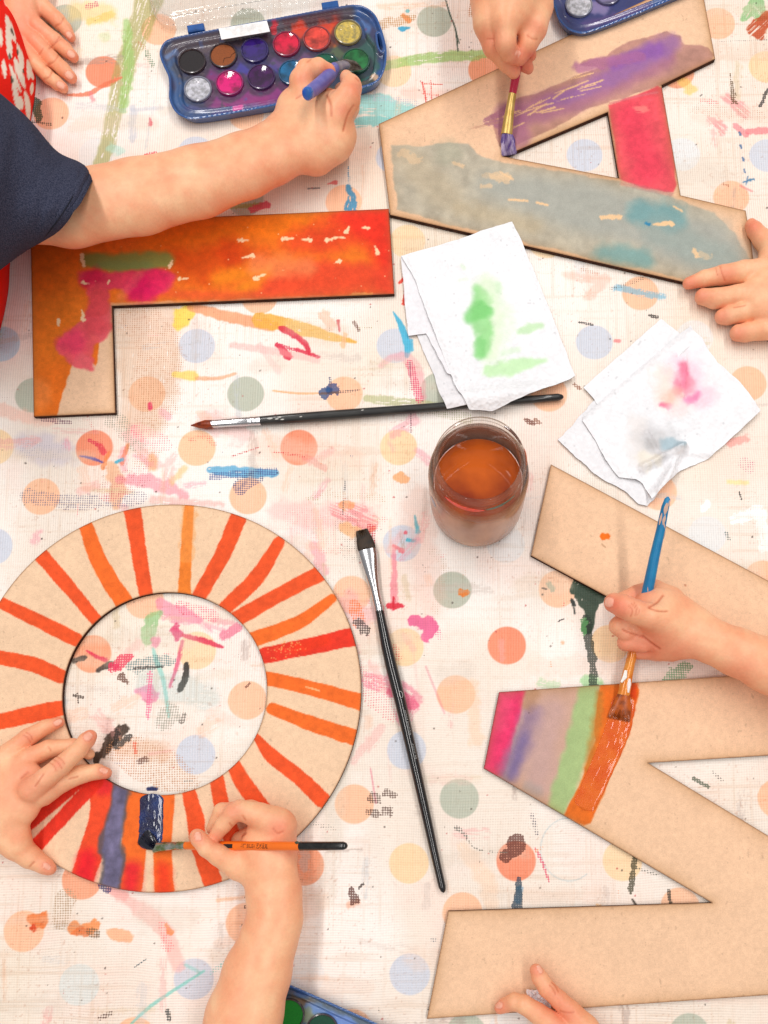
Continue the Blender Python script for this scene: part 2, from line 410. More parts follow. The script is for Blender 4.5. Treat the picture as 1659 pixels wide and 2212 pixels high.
    s([(315, 110), (330, 140)], 12, (70, 130, 90), .55, grit=True); s([(300, 90), (312, 100)], 10, (200, 120, 90), .5, grit=True)
    # top middle
    s([(775, 150), (840, 138), (940, 121), (1020, 118), (1068, 112)], [14, 22, 26, 24, 22], (160, 198, 110), .75, 5, .3, dry=.28)
    s([(962, -5), (972, 30), (984, 62), (989, 108)], 3.2, (45, 66, 52), .95, 1.5, .5); s([(984, 62), (992, 92)], 2.2, (45, 66, 52), .9, 1.5, .4)
    s([(768, 228), (830, 228), (915, 246)], [44, 54, 24], (120, 208, 206), .62, 8, .5, dry=.3); s([(766, 262), (835, 258)], 22, (90, 195, 195), .6, 6, .6, dry=.3)
    s([(780, 205), (900, 222)], 18, (190, 190, 200), .5, 6, .6, grit=True); s([(880, 200), (1010, 205)], 26, (250, 190, 175), .35, 12, .7, dry=.3)
    s([(912, 175), (925, 235)], 6, (222, 70, 60), .75, 3, .5, grit=True); s([(915, 178), (955, 180)], 5, (222, 80, 60), .7, grit=True); s([(930, 172), (932, 212)], 4, (222, 70, 60), .7, grit=True); s([(912, 200), (960, 205)], 5, (225, 90, 80), .6, grit=True)
    s([(816, 50), (890, 38)], 24, (190, 140, 80), .6, 6, .7, grit=True); s([(872, 32), (884, 42)], 12, (245, 140, 85), .85, 4, .6); s([(868, 60), (884, 58)], [14, 4], (60, 160, 200), .9, 3, .6)
    s([(820, 12), (960, 8)], 14, (250, 195, 160), .4, 6, .7, dry=.35); s([(1020, 8), (1016, 30)], 12, (190, 120, 60), .6, grit=True); s([(880, 22)], 9, (90, 180, 190), .7)
    s([(975, 110), (1060, 130)], 14, (120, 110, 90), .35, grit=True); s([(960, 100), (1000, 175)], 40, (170, 160, 170), .28, grit=True)
    s([(750, 400), (760, 425), (757, 450)], [8, 18, 24], (62, 140, 185), .85, 3, .8, dry=.3); s([(752, 360), (754, 400)], 6, (90, 150, 180), .6, grit=True)
    s([(725, 392), (708, 396)], [10, 3], (230, 110, 110), .85, 2, .5); s([(665, 406), (690, 405)], 3, (60, 70, 80), .7, 2, .5)
    s([(500, 446), (560, 441)], 11, (165, 150, 70), .7, 4, .6, dry=.3); s([(545, 452), (575, 440)], 16, (228, 70, 90), .8, 3, .9)
    s([(485, 455), (640, 452)], 10, (240, 160, 130), .4, grit=True)
    # top right
    s([(1165, 114), (1240, 96), (1250, 90)], [14, 20, 10], (90, 150, 95), .7, 3, .7, grit=True); s([(1180, 108), (1225, 113)], 7, (238, 90, 100), .8, 2, .6)
    s([(1524, 20), (1526, 55)], 6, (50, 60, 110), .7, grit=True); s([(1521, 62), (1530, 92)], [8, 12], (40, 50, 110), .75, 3, .9, grit=True)
    s([(1605, 40), (1625, 12), (1640, 30)], [12, 40, 30], (132, 188, 118), .75, 4, .8, dry=.28); s([(1636, 62), (1660, 40)], 44, (190, 70, 30), .85, 4, .6, dry=.3)
    s([(1555, 88), (1660, 84)], 3, (50, 60, 70), .6, grit=True); s([(1578, 158), (1586, 220)], [4, 14], (105, 75, 40), .7, 3, .9, grit=True)
    s([(1518, 215), (1545, 220)], 14, (240, 110, 110), .5, grit=True); s([(1540, 258), (1560, 280)], 22, (245, 120, 125), .5, 6, .9, dry=.35); s([(1575, 215), (1612, 245)], 26, (245, 125, 130), .5, 8, .9, dry=.35)
    s([(1618, 282), (1660, 280)], 15, (242, 105, 115), .6, 4, .8); s([(1590, 270), (1612, 290)], 14, (242, 120, 130), .6)
    for a in [(1598, 284), (1600, 312), (1605, 340), (1608, 365)]: s([a, (a[0] + 2, a[1] + 6)], 4.5, (60, 100, 150), .8, 2, .9)
    s([(1606, 392), (1628, 386)], [3, 6], (60, 120, 165), .8, 2, .9); s([(1616, 380), (1612, 398)], 3, (60, 110, 160), .7, 2, .9)
    s([(1600, 400), (1625, 412)], 5, (245, 140, 140), .6); s([(1562, 396), (1574, 400)], 7, (180, 110, 80), .6, grit=True)
    s([(1643, 228), (1660, 190)], 9, (50, 45, 45), .85, 3, .7, grit=True); s([(1510, 235), (1640, 250)], 30, (190, 140, 110), .4, grit=True)
    s([(1482, 178), (1490, 190)], 30, (250, 205, 100), .6, 8, .7); s([(1100, 180), (1450, 210)], 3, (0, 0, 0), .0)
    # left centre
    s([(255, 700), (330, 690)], 50, (218, 172, 132), .4, 14, .6, grit=True); s([(312, 680), (318, 780), (310, 890)], [140, 130, 100], (222, 176, 140), .45, 26, .4, dry=.2)
    s([(300, 690), (345, 800), (320, 960), (300, 1000)], [110, 110, 60, 40], (200, 140, 100), .45, 20, .6, grit=True)
    s([(398, 678), (384, 700)], [46, 20], (250, 212, 78), .85, 8, .7, dry=.15)
    s([(412, 662), (500, 684), (590, 703)], [18, 26, 24], (243, 158, 108), .8, 5, .35, dry=.15); s([(560, 690), (640, 706), (700, 722), (768, 738)], [34, 32, 24, 5], (238, 172, 62), .85, 4, .35, dry=.2)
    s([(608, 708), (640, 726), (662, 745), (668, 765)], [14, 14, 12, 5], (214, 38, 62), .9, 2.5, .5); s([(598, 744), (622, 766)], [8, 20], (216, 40, 66), .9, 3, .7); s([(640, 754), (688, 770)], [8, 8], (216, 40, 66), .85, 3, .5); s([(598, 742), (640, 756)], 8, (220, 60, 90), .8, grit=True)
    s([(500, 745), (590, 757), (685, 778)], [14, 18, 12], (250, 178, 172), .5, 6, .4, dry=.2); s([(560, 745), (600, 800)], 14, (250, 190, 185), .4, 6, .5, dry=.3)
    s([(849, 672), (868, 706), (880, 745), (879, 768)], [2, 14, 16, 10], (72, 180, 216), .92, 2, .2); s([(888, 735), (890, 755)], 8, (80, 180, 215), .8)
    s([(822, 790), (848, 770), (880, 775), (903, 810), (908, 865)], [10, 14, 26, 32, 20], (243, 138, 150), .45, 8, .5, dry=.2); s([(885, 785), (905, 860)], 20, (225, 70, 110), .6, grit=True)
    s([(885, 780), (888, 935)], 3, (120, 40, 80), .7, grit=True)
    s([(590, 843), (650, 849), (724, 847)], [4, 5, 3], (240, 170, 110), .7, 2, .3)
    s([(700, 848), (722, 838)], [24, 30], (32, 74, 128), .95, 3, .9, grit=True); s([(712, 842)], 14, (36, 80, 134), .9, 3, .9); s([(712, 815), (716, 850)], 6, (40, 60, 110), .7, grit=True); s([(690, 850), (775, 842)], 7, (60, 50, 70), .6, grit=True)
    s([(792, 860), (850, 866), (945, 876)], [16, 22, 18], (176, 178, 120), .6, 4, .4, dry=.3); s([(930, 880), (1010, 905)], 30, (185, 185, 145), .5, grit=True)
    s([(378, 808), (418, 812)], [14, 22], (248, 214, 96), .75, 5, .5); s([(425, 816), (470, 816), (508, 806)], [10, 8, 6], (240, 160, 110), .6, 3, .4)
    s([(322, 872), (324, 880)], 10, (225, 40, 90), .85, 3, .5); s([(730, 692), (733, 714)], [7, 4], (215, 60, 70), .85, 2, .5); s([(700, 680), (712, 700)], 24, (250, 190, 160), .6, 6, .8, dry=.2); s([(740, 745), (745, 722)], 12, (248, 190, 140), .7, 3, .6)
    s([(765, 695), (775, 712)], 9, (110, 60, 40), .7, grit=True); s([(862, 610), (880, 600), (872, 655)], [6, 10, 8], (232, 66, 50), .9, 2, .5)
    s([(245, 905), (300, 955)], 40, (150, 150, 130), .5, grit=True); s([(300, 930), (355, 960)], 36, (235, 110, 130), .45, grit=True)
    s([(280, 935), (330, 1000)], 30, (250, 180, 175), .5, 12, .8, dry=.2); s([(455, 905), (520, 935)], 50, (250, 180, 175), .4, 16, .8, dry=.2)
    s([(0, 885), (60, 900), (110, 905)], 28, (250, 190, 170), .5, 12, .6, dry=.15); s([(90, 905), (150, 912)], 12, (120, 60, 90), .6, grit=True)
    s([(50, 955), (100, 970), (140, 985)], [40, 60, 50], (205, 195, 208), .65, 24, .6, dry=.12); s([(60, 970), (120, 975)], 40, (150, 140, 160), .35, grit=True)
    s([(190, 905), (220, 960)], 10, (220, 60, 70), .4, grit=True); s([(192, 950), (208, 958)], 10, (220, 60, 80), .7, grit=True); s([(212, 962), (224, 978)], 12, (222, 50, 70), .7, 3, .9)
    s([(172, 984), (200, 990), (223, 999)], [3, 7, 4], (100, 86, 152), .95, 2, .3); s([(235, 975), (222, 1010)], [6, 10], (240, 130, 70), .7, 3, .7); s([(275, 962), (262, 1000)], 10, (235, 120, 60), .7, 3, .9, dry=.2); s([(250, 998), (264, 992)], 8, (70, 175, 205), .9, 2, .6)
    s([(412, 950), (440, 940), (462, 960)], 14, (240, 110, 100), .5, 5, .8, grit=True); s([(590, 975), (655, 985)], 8, (215, 50, 60), .5, grit=True); s([(500, 985), (560, 965)], 5, (200, 50, 60), .6, grit=True)
    # the belt of smears above the ring
    s([(452, 1014), (500, 1018), (592, 1022)], [14, 26, 18], (96, 172, 214), .85, 4, .4, dry=.2); s([(460, 1028), (590, 1018)], 20, (70, 90, 150), .6, grit=True); s([(520, 1050), (550, 1030)], 34, (60, 70, 120), .6, grit=True)
    s([(240, 1010), (252, 1050), (250, 1090)], [24, 36, 20], (240, 168, 120), .6, 8, .7, dry=.15); s([(330, 1010), (328, 990)], 20, (245, 170, 110), .6, 8, .7, dry=.2)
    s([(260, 1035), (330, 1040), (400, 1068)], [20, 30, 18], (243, 120, 140), .5, 8, .8, dry=.25); s([(60, 1070), (160, 1085), (300, 1075)], 34, (110, 100, 130), .5, grit=True)
    s([(230, 1060), (300, 1030)], 50, (200, 80, 100), .4, grit=True); s([(330, 1080), (480, 1088)], [20, 10], (245, 150, 140), .4, 8, .6, dry=.3); s([(370, 1040), (400, 1010)], 14, (245, 190, 110), .5, 8, .7)
    s([(560, 960), (760, 985)], 50, (250, 205, 185), .4, 20, .7, dry=.2); s([(660, 990), (700, 1010)], 16, (240, 130, 120), .5, 6, .8, dry=.4)
    s([(600, 1100), (700, 1115), (790, 1120)], [40, 60, 60], (250, 190, 185), .5, 22, .8, dry=.2); s([(640, 1120), (760, 1170)], 60, (235, 130, 140), .35, grit=True)
    s([(735, 1105), (800, 1130)], 44, (240, 90, 100), .4, 8, .9, dry=.45); s([(690, 1190), (760, 1180), (830, 1120)], 16, (240, 110, 110), .4, grit=True)
    s([(745, 1040), (740, 1110)], 5, (60, 60, 70), .6, grit=True); s([(752, 1130), (770, 1190)], 60, (60, 60, 60), .35, grit=True); s([(800, 1140), (805, 1200)], 20, (210, 50, 70), .6, grit=True)
    s([(745, 1140), (770, 1150)], 26, (245, 170, 100), .6, 6, .8); s([(875, 1035), (862, 1030)], [18, 24], (250, 180, 125), .9, 3, .6)
    s([(740, 1090), (756, 1092)], 20, (245, 150, 80), .6, 4, .7); s([(800, 1145), (808, 1140)], 10, (245, 120, 80), .6)
    s([(850, 1180), (852, 1250), (850, 1310)], [8, 14, 16], (243, 110, 130), .6, 4, .6, dry=.15); s([(838, 1308), (866, 1308)], 12, (222, 40, 60), .9, 3, .7); s([(850, 1290), (850, 1316)], 5, (215, 30, 50), .9, 2, .6)
    s([(892, 1340), (928, 1352), (920, 1375)], [24, 32, 20], (234, 92, 142), .85, 3, .7, dry=.1); s([(935, 1340), (950, 1375)], 16, (234, 92, 142), .5, grit=True)
    s([(896, 1113), (902, 1148)], [3, 12], (66, 182, 206), .9, 2, .5); s([(880, 1166), (896, 1168)], 8, (66, 182, 206), .85, 2, .7); s([(876, 1150)], 9, (232, 84, 100), .8); s([(850, 1178), (866, 1188)], [6, 14], (232, 84, 100), .8, 3, .6)
    s([(742, 1300), (800, 1330)], 50, (245, 170, 175), .45, 20, .8, dry=.2); s([(765, 1310), (775, 1345)], 30, (240, 120, 60), .6, grit=True); s([(772, 1345), (790, 1365)], 20, (60, 40, 40), .7, 3, .9, grit=True)
    s([(760, 1380), (800, 1430)], 70, (245, 175, 170), .3, grit=True); s([(795, 1470), (880, 1500), (870, 1550)], [30, 50, 30], (243, 110, 140), .5, 8, .8, dry=.35)
    s([(760, 1450), (850, 1530)], 60, (236, 120, 130), .45, grit=True); s([(850, 1490), (886, 1520)], 30, (236, 80, 120), .6, 5, .8, dry=.3); s([(850, 1400), (860, 1420)], 20, (232, 80, 80), .5, grit=True)
    s([(940, 1320), (960, 1220), (930, 1190)], 20, (200, 170, 140), .4, grit=True); s([(700, 1230), (680, 1180)], 24, (245, 150, 160), .5, 10, .8, dry=.3)
    s([(820, 1180), (830, 1100), (950, 1180)], 60, (240, 130, 140), .22, grit=True); s([(900, 1080), (930, 1300)], 60, (245, 190, 170), .3, 30, .6, dry=.2); s([(680, 1065), (830, 1075)], 18, (200, 160, 120), .4, grit=True)
    s([(1000, 1281), (1008, 1278)], [20, 12], (232, 122, 44), .9, 3, .6)
    # inside the ring
    s([(345, 1300), (375, 1322), (430, 1340)], [20, 46, 20], (240, 140, 165), .7, 6, .8, dry=.2); s([(392, 1310), (460, 1330)], 30, (240, 90, 120), .5, grit=True); s([(380, 1362), (384, 1372)], 24, (226, 46, 100), .85, 4, .8, dry=.1)
    s([(394, 1372), (440, 1384), (480, 1398)], [7, 13, 6], (222, 44, 76), .85, 3, .5); s([(484, 1374), (512, 1356)], 20, (240, 110, 140), .7, 4, .7, dry=.2); s([(460, 1340), (500, 1345)], 12, (243, 150, 160), .6, 4, .8)
    s([(345, 1325), (325, 1345), (318, 1380)], [14, 30, 26], (140, 192, 122), .7, 6, .7, dry=.22); s([(330, 1402), (340, 1435), (352, 1468), (364, 1548)], [6, 12, 10, 6], (142, 210, 198), .7, 4, .4, dry=.15)
    s([(335, 1385)], 24, (240, 110, 150), .7, 5, .7, dry=.15); s([(242, 1442), (262, 1430), (284, 1418)], [26, 28, 12], (230, 44, 88), .8, 3, .8, grit=True); s([(250, 1440)], 14, (230, 40, 85), .8, 4, .9)
    s([(186, 1405), (208, 1418), (228, 1426)], [3, 9, 8], (222, 44, 76), .85, 3, .6)
    s([(160, 1428), (184, 1420)], [12, 10], (62, 50, 44), .9, 2.5, .7, dry=.1); s([(210, 1448), (238, 1434)], [8, 14], (62, 50, 44), .9, 3, .8, dry=.1); s([(262, 1462), (274, 1476)], [20, 8], (110, 60, 40), .8, 3, .9, grit=True)
    s([(402, 1434), (400, 1462), (388, 1488)], [10, 15, 14], (58, 50, 44), .95, 2, .5, dry=.08); s([(282, 1442), (330, 1430), (372, 1428)], [26, 34, 20], (110, 140, 140), .6, 4, .7, grit=True)
    s([(290, 1443), (350, 1440)], 6, (45, 40, 40), .85, 2.5, .8, grit=True); s([(296, 1492), (322, 1498)], [10, 36], (236, 140, 172), .75, 5, .8, dry=.15); s([(324, 1456), (322, 1500), (318, 1550)], [14, 14, 10], (236, 110, 150), .65, 4, .6, grit=True)
    s([(393, 1385), (384, 1430), (366, 1484)], [8, 9, 6], (226, 70, 110), .7, 3, .5, dry=.15); s([(350, 1560), (370, 1540)], 44, (170, 165, 150), .6, 10, .8, grit=True); s([(398, 1545), (392, 1560)], 12, (120, 110, 100), .7, grit=True)
    s([(264, 1572), (240, 1600), (208, 1640)], [22, 24, 18], (66, 50, 40), .92, 3, .8, dry=.16); s([(252, 1580), (250, 1612), (280, 1590)], 16, (40, 34, 30), .85, 3, .9, grit=True); s([(158, 1502), (178, 1506)], 8, (60, 40, 30), .75, grit=True); s([(166, 1496), (168, 1518)], 5, (60, 40, 30), .75, grit=True)
    s([(260, 1620), (330, 1650), (400, 1690)], [60, 90, 60], (196, 140, 100), .5, grit=True); s([(270, 1610), (350, 1625)], 40, (235, 190, 160), .5, 18, .7); s([(290, 1605), (292, 1625)], 8, (225, 90, 50), .7, grit=True)
    s([(300, 1645), (315, 1640)], 14, (110, 60, 40), .7, grit=True); s([(200, 1480), (260, 1500), (310, 1465)], 36, (120, 90, 60), .3, grit=True); s([(430, 1480), (500, 1370), (545, 1400)], 40, (120, 120, 120), .25, grit=True)
    s([(530, 1485), (540, 1475)], 6, (140, 90, 70), .8, grit=True); s([(320, 1475), (440, 1500)], 60, (160, 190, 190), .25, 20, .6, dry=.25); s([(505, 1560), (460, 1540)], 30, (250, 215, 200), .5, 14, .8)
    # right of centre
    s([(1255, 1270), (1290, 1290)], [44, 30], (52, 70, 54), .95, 3, .5, dry=.12); s([(1270, 1285), (1276, 1320), (1268, 1360)], [50, 26, 22], (52, 70, 54), .95, 3, .4, dry=.14)
    s([(1266, 1340), (1276, 1400), (1280, 1425)], [24, 20, 22], (44, 58, 46), .88, 3, .5, grit=True); s([(1280, 1440), (1284, 1475)], [16, 24], (44, 58, 46), .85, 3, .7, grit=True)
    s([(1262, 1340), (1262, 1365)], 16, (90, 150, 90), .7, 4, .6, grit=True); s([(1270, 1470), (1290, 1480)], 30, (150, 212, 140), .65, 8, .8, dry=.2); s([(1450, 1462), (1480, 1440)], 34, (120, 165, 120), .65, 5, .8, grit=True)
    s([(1170, 1475), (1200, 1480)], 20, (170, 215, 160), .5, 8, .8, dry=.3); s([(1236, 1296), (1240, 1306)], 8, (40, 44, 40), .95, 2, .5); s([(1240, 1312), (1242, 1325)], 4, (40, 44, 40), .85); s([(1206, 1342), (1218, 1336)], 4, (60, 50, 50), .85, grit=True)
    s([(1186, 1262), (1194, 1272)], 12, (160, 165, 140), .8, 4, .7); s([(1172, 1270), (1180, 1272)], 4, (40, 40, 40), .9); s([(1172, 1284)], 4, (40, 40, 40), .9); s([(1216, 1388)], 8, (245, 180, 140), .8, 4, .6)
    for a in [(1135, 905), (1156, 905), (1242, 830)]: s([a, (a[0] + 10, a[1] + 8)], 10, (150, 90, 60), .7, grit=True)
    s([(1140, 907), (1152, 914)], 12, (120, 60, 40), .8, 3, .9, grit=True); s([(1322, 622), (1390, 600)], 10, (90, 80, 70), .5, grit=True)
    s([(1225, 595), (1300, 605), (1270, 640)], [16, 30, 20], (250, 190, 170), .5, 10, .8, dry=.25); s([(1330, 620), (1430, 640)], 14, (110, 180, 215), .6, 5, .8, dry=.3)
    s([(1256, 580), (1290, 590)], 10, (200, 140, 110), .5, grit=True); s([(1330, 735), (1338, 736)], 8, (245, 140, 140), .8); s([(1252, 695), (1280, 700)], 7, (50, 50, 50), .75, grit=True); s([(1404, 680), (1420, 684)], 9, (50, 40, 30), .8, grit=True)
    s([(1620, 1010), (1610, 1000)], 30, (210, 90, 130), .45, grit=True); s([(1580, 955), (1610, 945)], 18, (250, 150, 140), .6, 6, .7, dry=.2); s([(1575, 1040), (1615, 1042)], 10, (250, 225, 150), .7, 5, .6); s([(1598, 1062), (1602, 1078)], 5, (40, 40, 40), .8, grit=True)
    s([(1520, 1100), (1530, 1085)], 16, (255, 255, 255), .9, 3, .8); s([(1590, 1120), (1640, 1105)], 26, (255, 255, 255), .85, 4, .9, dry=.3); s([(1570, 1150), (1575, 1165)], 10, (90, 110, 110), .6, grit=True); s([(1640, 1100), (1655, 1180)], 26, (255, 255, 252), .8, 4, .9, dry=.3)
    # lower part
    s([(1096, 1850), (1118, 1828)], [28, 44], (105, 48, 38), .85, 3, .7, grit=True);  s([(1156, 1832), (1172, 1865), (1186, 1905)], [7, 9, 5], (226, 80, 112), .7, 2.5, .7, grit=True)
    s([(1120, 1900), (1120, 1930), (1117, 1962)], [14, 18, 24], (46, 70, 88), .88, 3, .5, grit=True); s([(1122, 1920), (1120, 1945)], 14, (70, 130, 170), .7, 4, .6); s([(985, 1790), (1003, 1800), (1020, 1828), (1045, 1838), (1095, 1842)], [12, 7, 6, 5, 3], (90, 92, 84), .62, 2.5, 1.1, grit=True)
    a = [(1230 + 62 * math.cos(q), 1835 + 68 * math.sin(q)) for q in np.linspace(0.9, 5.0, 14)]; s(a, 3, (190, 204, 206), .55, 2, .8)
    s([(1372, 1850), (1368, 1880), (1362, 1925)], [14, 12, 12], (70, 66, 40), .85, 3, .9, grit=True); s([(1376, 1875), (1420, 1890)], 8, (90, 90, 80), .5, grit=True); s([(1445, 1925), (1450, 1960)], 9, (50, 50, 40), .8, grit=True)
    s([(1366, 1943), (1374, 1955)], [4, 6], (60, 50, 40), .9, 2, .4); s([(1500, 1682), (1530, 1700)], 10, (90, 100, 80), .8, grit=True); s([(1540, 1670), (1560, 1685)], 10, (60, 60, 60), .5, grit=True)
    for a, r in [((806, 1725), 24), ((838, 1716), 22), ((803, 1757), 22), ((832, 1752), 22)]: s([a, (a[0] + 8, a[1] + 2)], r, (96, 66, 56), .66, 4, .9, grit=True)
    s([(800, 1660), (812, 1735)], [3, 4], (230, 120, 140), .6, 2, .4); s([(759, 1925), (766, 1945)], [16, 24], (96, 46, 34), .8, 3, .6, grit=True); s([(776, 1918), (784, 1910)], 7, (60, 40, 30), .8, grit=True); s([(755, 1955), (770, 1950)], 14, (245, 180, 150), .6, 6, .7)
    s([(560, 1900), (640, 1905)], 26, (130, 110, 80), .4, grit=True); s([(560, 1935), (470, 1945)], 8, (245, 190, 150), .6, 4, .5); s([(545, 1950), (530, 1960)], 10, (70, 50, 40), .7, grit=True)
    s([(238, 1918), (262, 1936)], 24, (245, 150, 145), .6, 8, .8, dry=.15); s([(262, 1936), (330, 1985), (362, 2020), (385, 2090)], [24, 34, 34, 26], (247, 182, 172), .6, 10, .5, dry=.1); s([(352, 2000), (362, 2050)], 26, (242, 130, 130), .5, 8, .6, grit=True)
    s([(160, 2005), (195, 2008)], [24, 34], (243, 140, 76), .85, 5, .8, dry=.1); s([(165, 2015), (185, 2012)], 20, (236, 110, 50), .7, 4, .8); s([(248, 2018), (272, 2022)], [30, 26], (248, 172, 124), .75, 6, .8); s([(358, 1998), (366, 2014)], [6, 16], (244, 132, 72), .9, 3, .6)
    s([(62, 1985), (84, 1990)], [16, 40], (240, 112, 44), .85, 6, .8); s([(70, 2004)], 14, (214, 60, 20), .9, 5, .8); s([(140, 1945), (130, 1990)], [50, 34], (180, 150, 120), .55, grit=True); s([(205, 2018), (196, 2012)], 22, (120, 90, 60), .6, grit=True)
    s([(270, 2225), (330, 2170), (440, 2098)], [4, 8, 5], (132, 208, 196), .75, 3, .35); s([(455, 2102), (495, 2072)], 10, (140, 200, 190), .5, grit=True); s([(290, 2090), (315, 2072)], 4, (60, 90, 100), .7, grit=True)
    s([(218, 1912), (230, 1920)], 20, (70, 60, 110), .75, grit=True); s([(362, 2185), (364, 2202)], 12, (40, 50, 50), .75, grit=True); s([(215, 2200), (238, 2190)], 12, (90, 60, 50), .6, grit=True); s([(400, 2085), (430, 2100)], 7, (142, 205, 196), .5)
    s([(1170, 1560), (1080, 1700)], 3, (0, 0, 0), .0); s([(1000, 1830), (1050, 1900), (1060, 1960)], [30, 40, 26], (250, 205, 170), .45, 16, .7, dry=.2); s([(1030, 1600), (1020, 1480)], 30, (248, 205, 170), .5, 12, .7, dry=.15)
    s([(1148, 1760), (1160, 1800)], 12, (70, 70, 90), .5, grit=True); s([(1290, 1955), (1320, 1965)], 6, (240, 160, 80), .5); s([(920, 1440), (960, 1540)], 5, (230, 110, 130), .3); s([(937, 2030)], 14, (100, 110, 120), .5, grit=True)
    s([(930, 2180), (950, 2160)], 14, (80, 90, 90), .6, grit=True); s([(640, 1770), (720, 1790)], 12, (80, 80, 70), .4, grit=True); s([(700, 1950), (740, 1640)], 40, (210, 200, 180), .3, 20, .6, dry=.25)
    # the wet blue drop beside the ring
    s([(320, 1704), (336, 1704)], 9, (26, 36, 90), .98, 1.5, .2)
    for k in range(150):
        u = rng.uniform(-20, 1680); v = rng.uniform(-20, 2230); a_ = rng.choice([0.0, math.pi / 2]) + rng.normal(0, .12); ln = rng.uniform(20, 130)
        s([(u, v), (u + ln * math.cos(a_), v + ln * math.sin(a_))], rng.uniform(4, 22), [(236, 190, 160), (205, 190, 180), (240, 170, 165), (196, 200, 205), (214, 190, 150), (170, 150, 140)][k % 6], rng.uniform(.2, .5), 7, .8, dry=rng.uniform(.38, .5))
    # general grime: many small random marks, denser across the middle and left
    pal = [(215, 60, 80), (240, 120, 130), (60, 50, 46), (50, 46, 44), (120, 80, 60), (70, 110, 90), (240, 150, 90), (90, 100, 140), (170, 150, 90)]
    for k in range(620):
        u = rng.uniform(-20, 1680); v = rng.uniform(-20, 2230)
        dens = 0.3 + 0.7 * math.exp(-((v - 1200) / 420.0) ** 2) * (1.0 if u < 960 else 0.35)
        if rng.uniform() > dens: continue
        c = pal[rng.integers(len(pal))]; ln = rng.uniform(2, 26); a_ = rng.choice([0, math.pi / 2, 0, math.pi / 2, rng.uniform(0, 3)])
        s([(u, v), (u + ln * math.cos(a_), v + ln * math.sin(a_))], rng.uniform(2.0, 9) * (1 if c[0] > 100 else .7), c, rng.uniform(.15, .5), 4, 1.3, grit=True)
    for k in range(60):
        u = rng.uniform(0, 960); v = rng.uniform(880, 1600)
        s([(u, v), (u + rng.normal(0, 26), v + rng.normal(0, 26))], rng.uniform(8, 30), [(248, 170, 165), (250, 195, 165), (245, 140, 160)][k % 3], .38, 8, .9, dry=.35)
    for k in range(420):
        u = rng.uniform(-20, 1680); v = rng.uniform(-20, 2230)
        s([(u, v)], rng.uniform(1.6, 4.2), (70, 56, 50) if k % 3 else (190, 70, 70), .8, 1.6, .6)
    for k in range(70):
        u = rng.uniform(-20, 1680); v = rng.uniform(-20, 2230)
        s([(u, v), (u + rng.uniform(40, 200), v + rng.normal(0, 8))], rng.uniform(14, 60), [(228, 208, 184), (238, 206, 186), (222, 206, 190)][k % 3], .34, 20, .7, dry=.22)
    for k in range(46):
        u = rng.uniform(-20, 1680); v = rng.uniform(-20, 2230)
        s([(u, v), (u + rng.uniform(60, 240), v + rng.normal(0, 10))], rng.uniform(20, 90), (150, 120, 90), .26, 22, .7, grit=True)
    cv.col = cv.col * (1 - STREAK) + cv.col * np.array(C8(206, 170, 140)) * STREAK; cv.col = cv.col * (1 - SPK) + cv.col * np.array(C8(190, 140, 120)) * SPK
    Z = 0.0006 * (fbm(X * 5, Y * 5, 77, 3) - 0.5) * 2 - 0.0008
    i = np.arange(nx - 1); j = np.arange(ny - 1); I, J = np.meshgrid(i, j); a = (J * nx + I).ravel()
    faces = np.stack([a, a + 1, a + nx + 1, a + nx], 1)
    cg = cv.grit.copy(); cg[:, :3] = lin(cg[:, :3])
    o = raw_mesh('tablecloth', np.stack([X, Y, Z], 1), faces, cloth_material(), None, True, attrs={'col': cv.rgba(), 'weavepaint': cg})
    tag(o, 'cream oilcloth printed with pastel polka dots and covered in old paint stains', 'tablecloth')
    return o
cloth()
t0 = MB(); X0, X1, Y0, Y1 = -0.94, 0.94, -0.84, 1.24
t0.add([(X0, Y0, -.035), (X1, Y0, -.035), (X1, Y1, -.035), (X0, Y1, -.035), (X0, Y0, -.003), (X1, Y0, -.003), (X1, Y1, -.003), (X0, Y1, -.003)],
       [(3, 2, 1, 0), (4, 5, 6, 7), (0, 1, 5, 4), (1, 2, 6, 5), (2, 3, 7, 6), (3, 0, 4, 7)])
o = t0.build('table', mat('table_wood', (190, 150, 110), .5, var=.15, vscale=20), smooth=False)
tag(o, 'wooden table top hidden under the stained polka dot oilcloth', 'table')
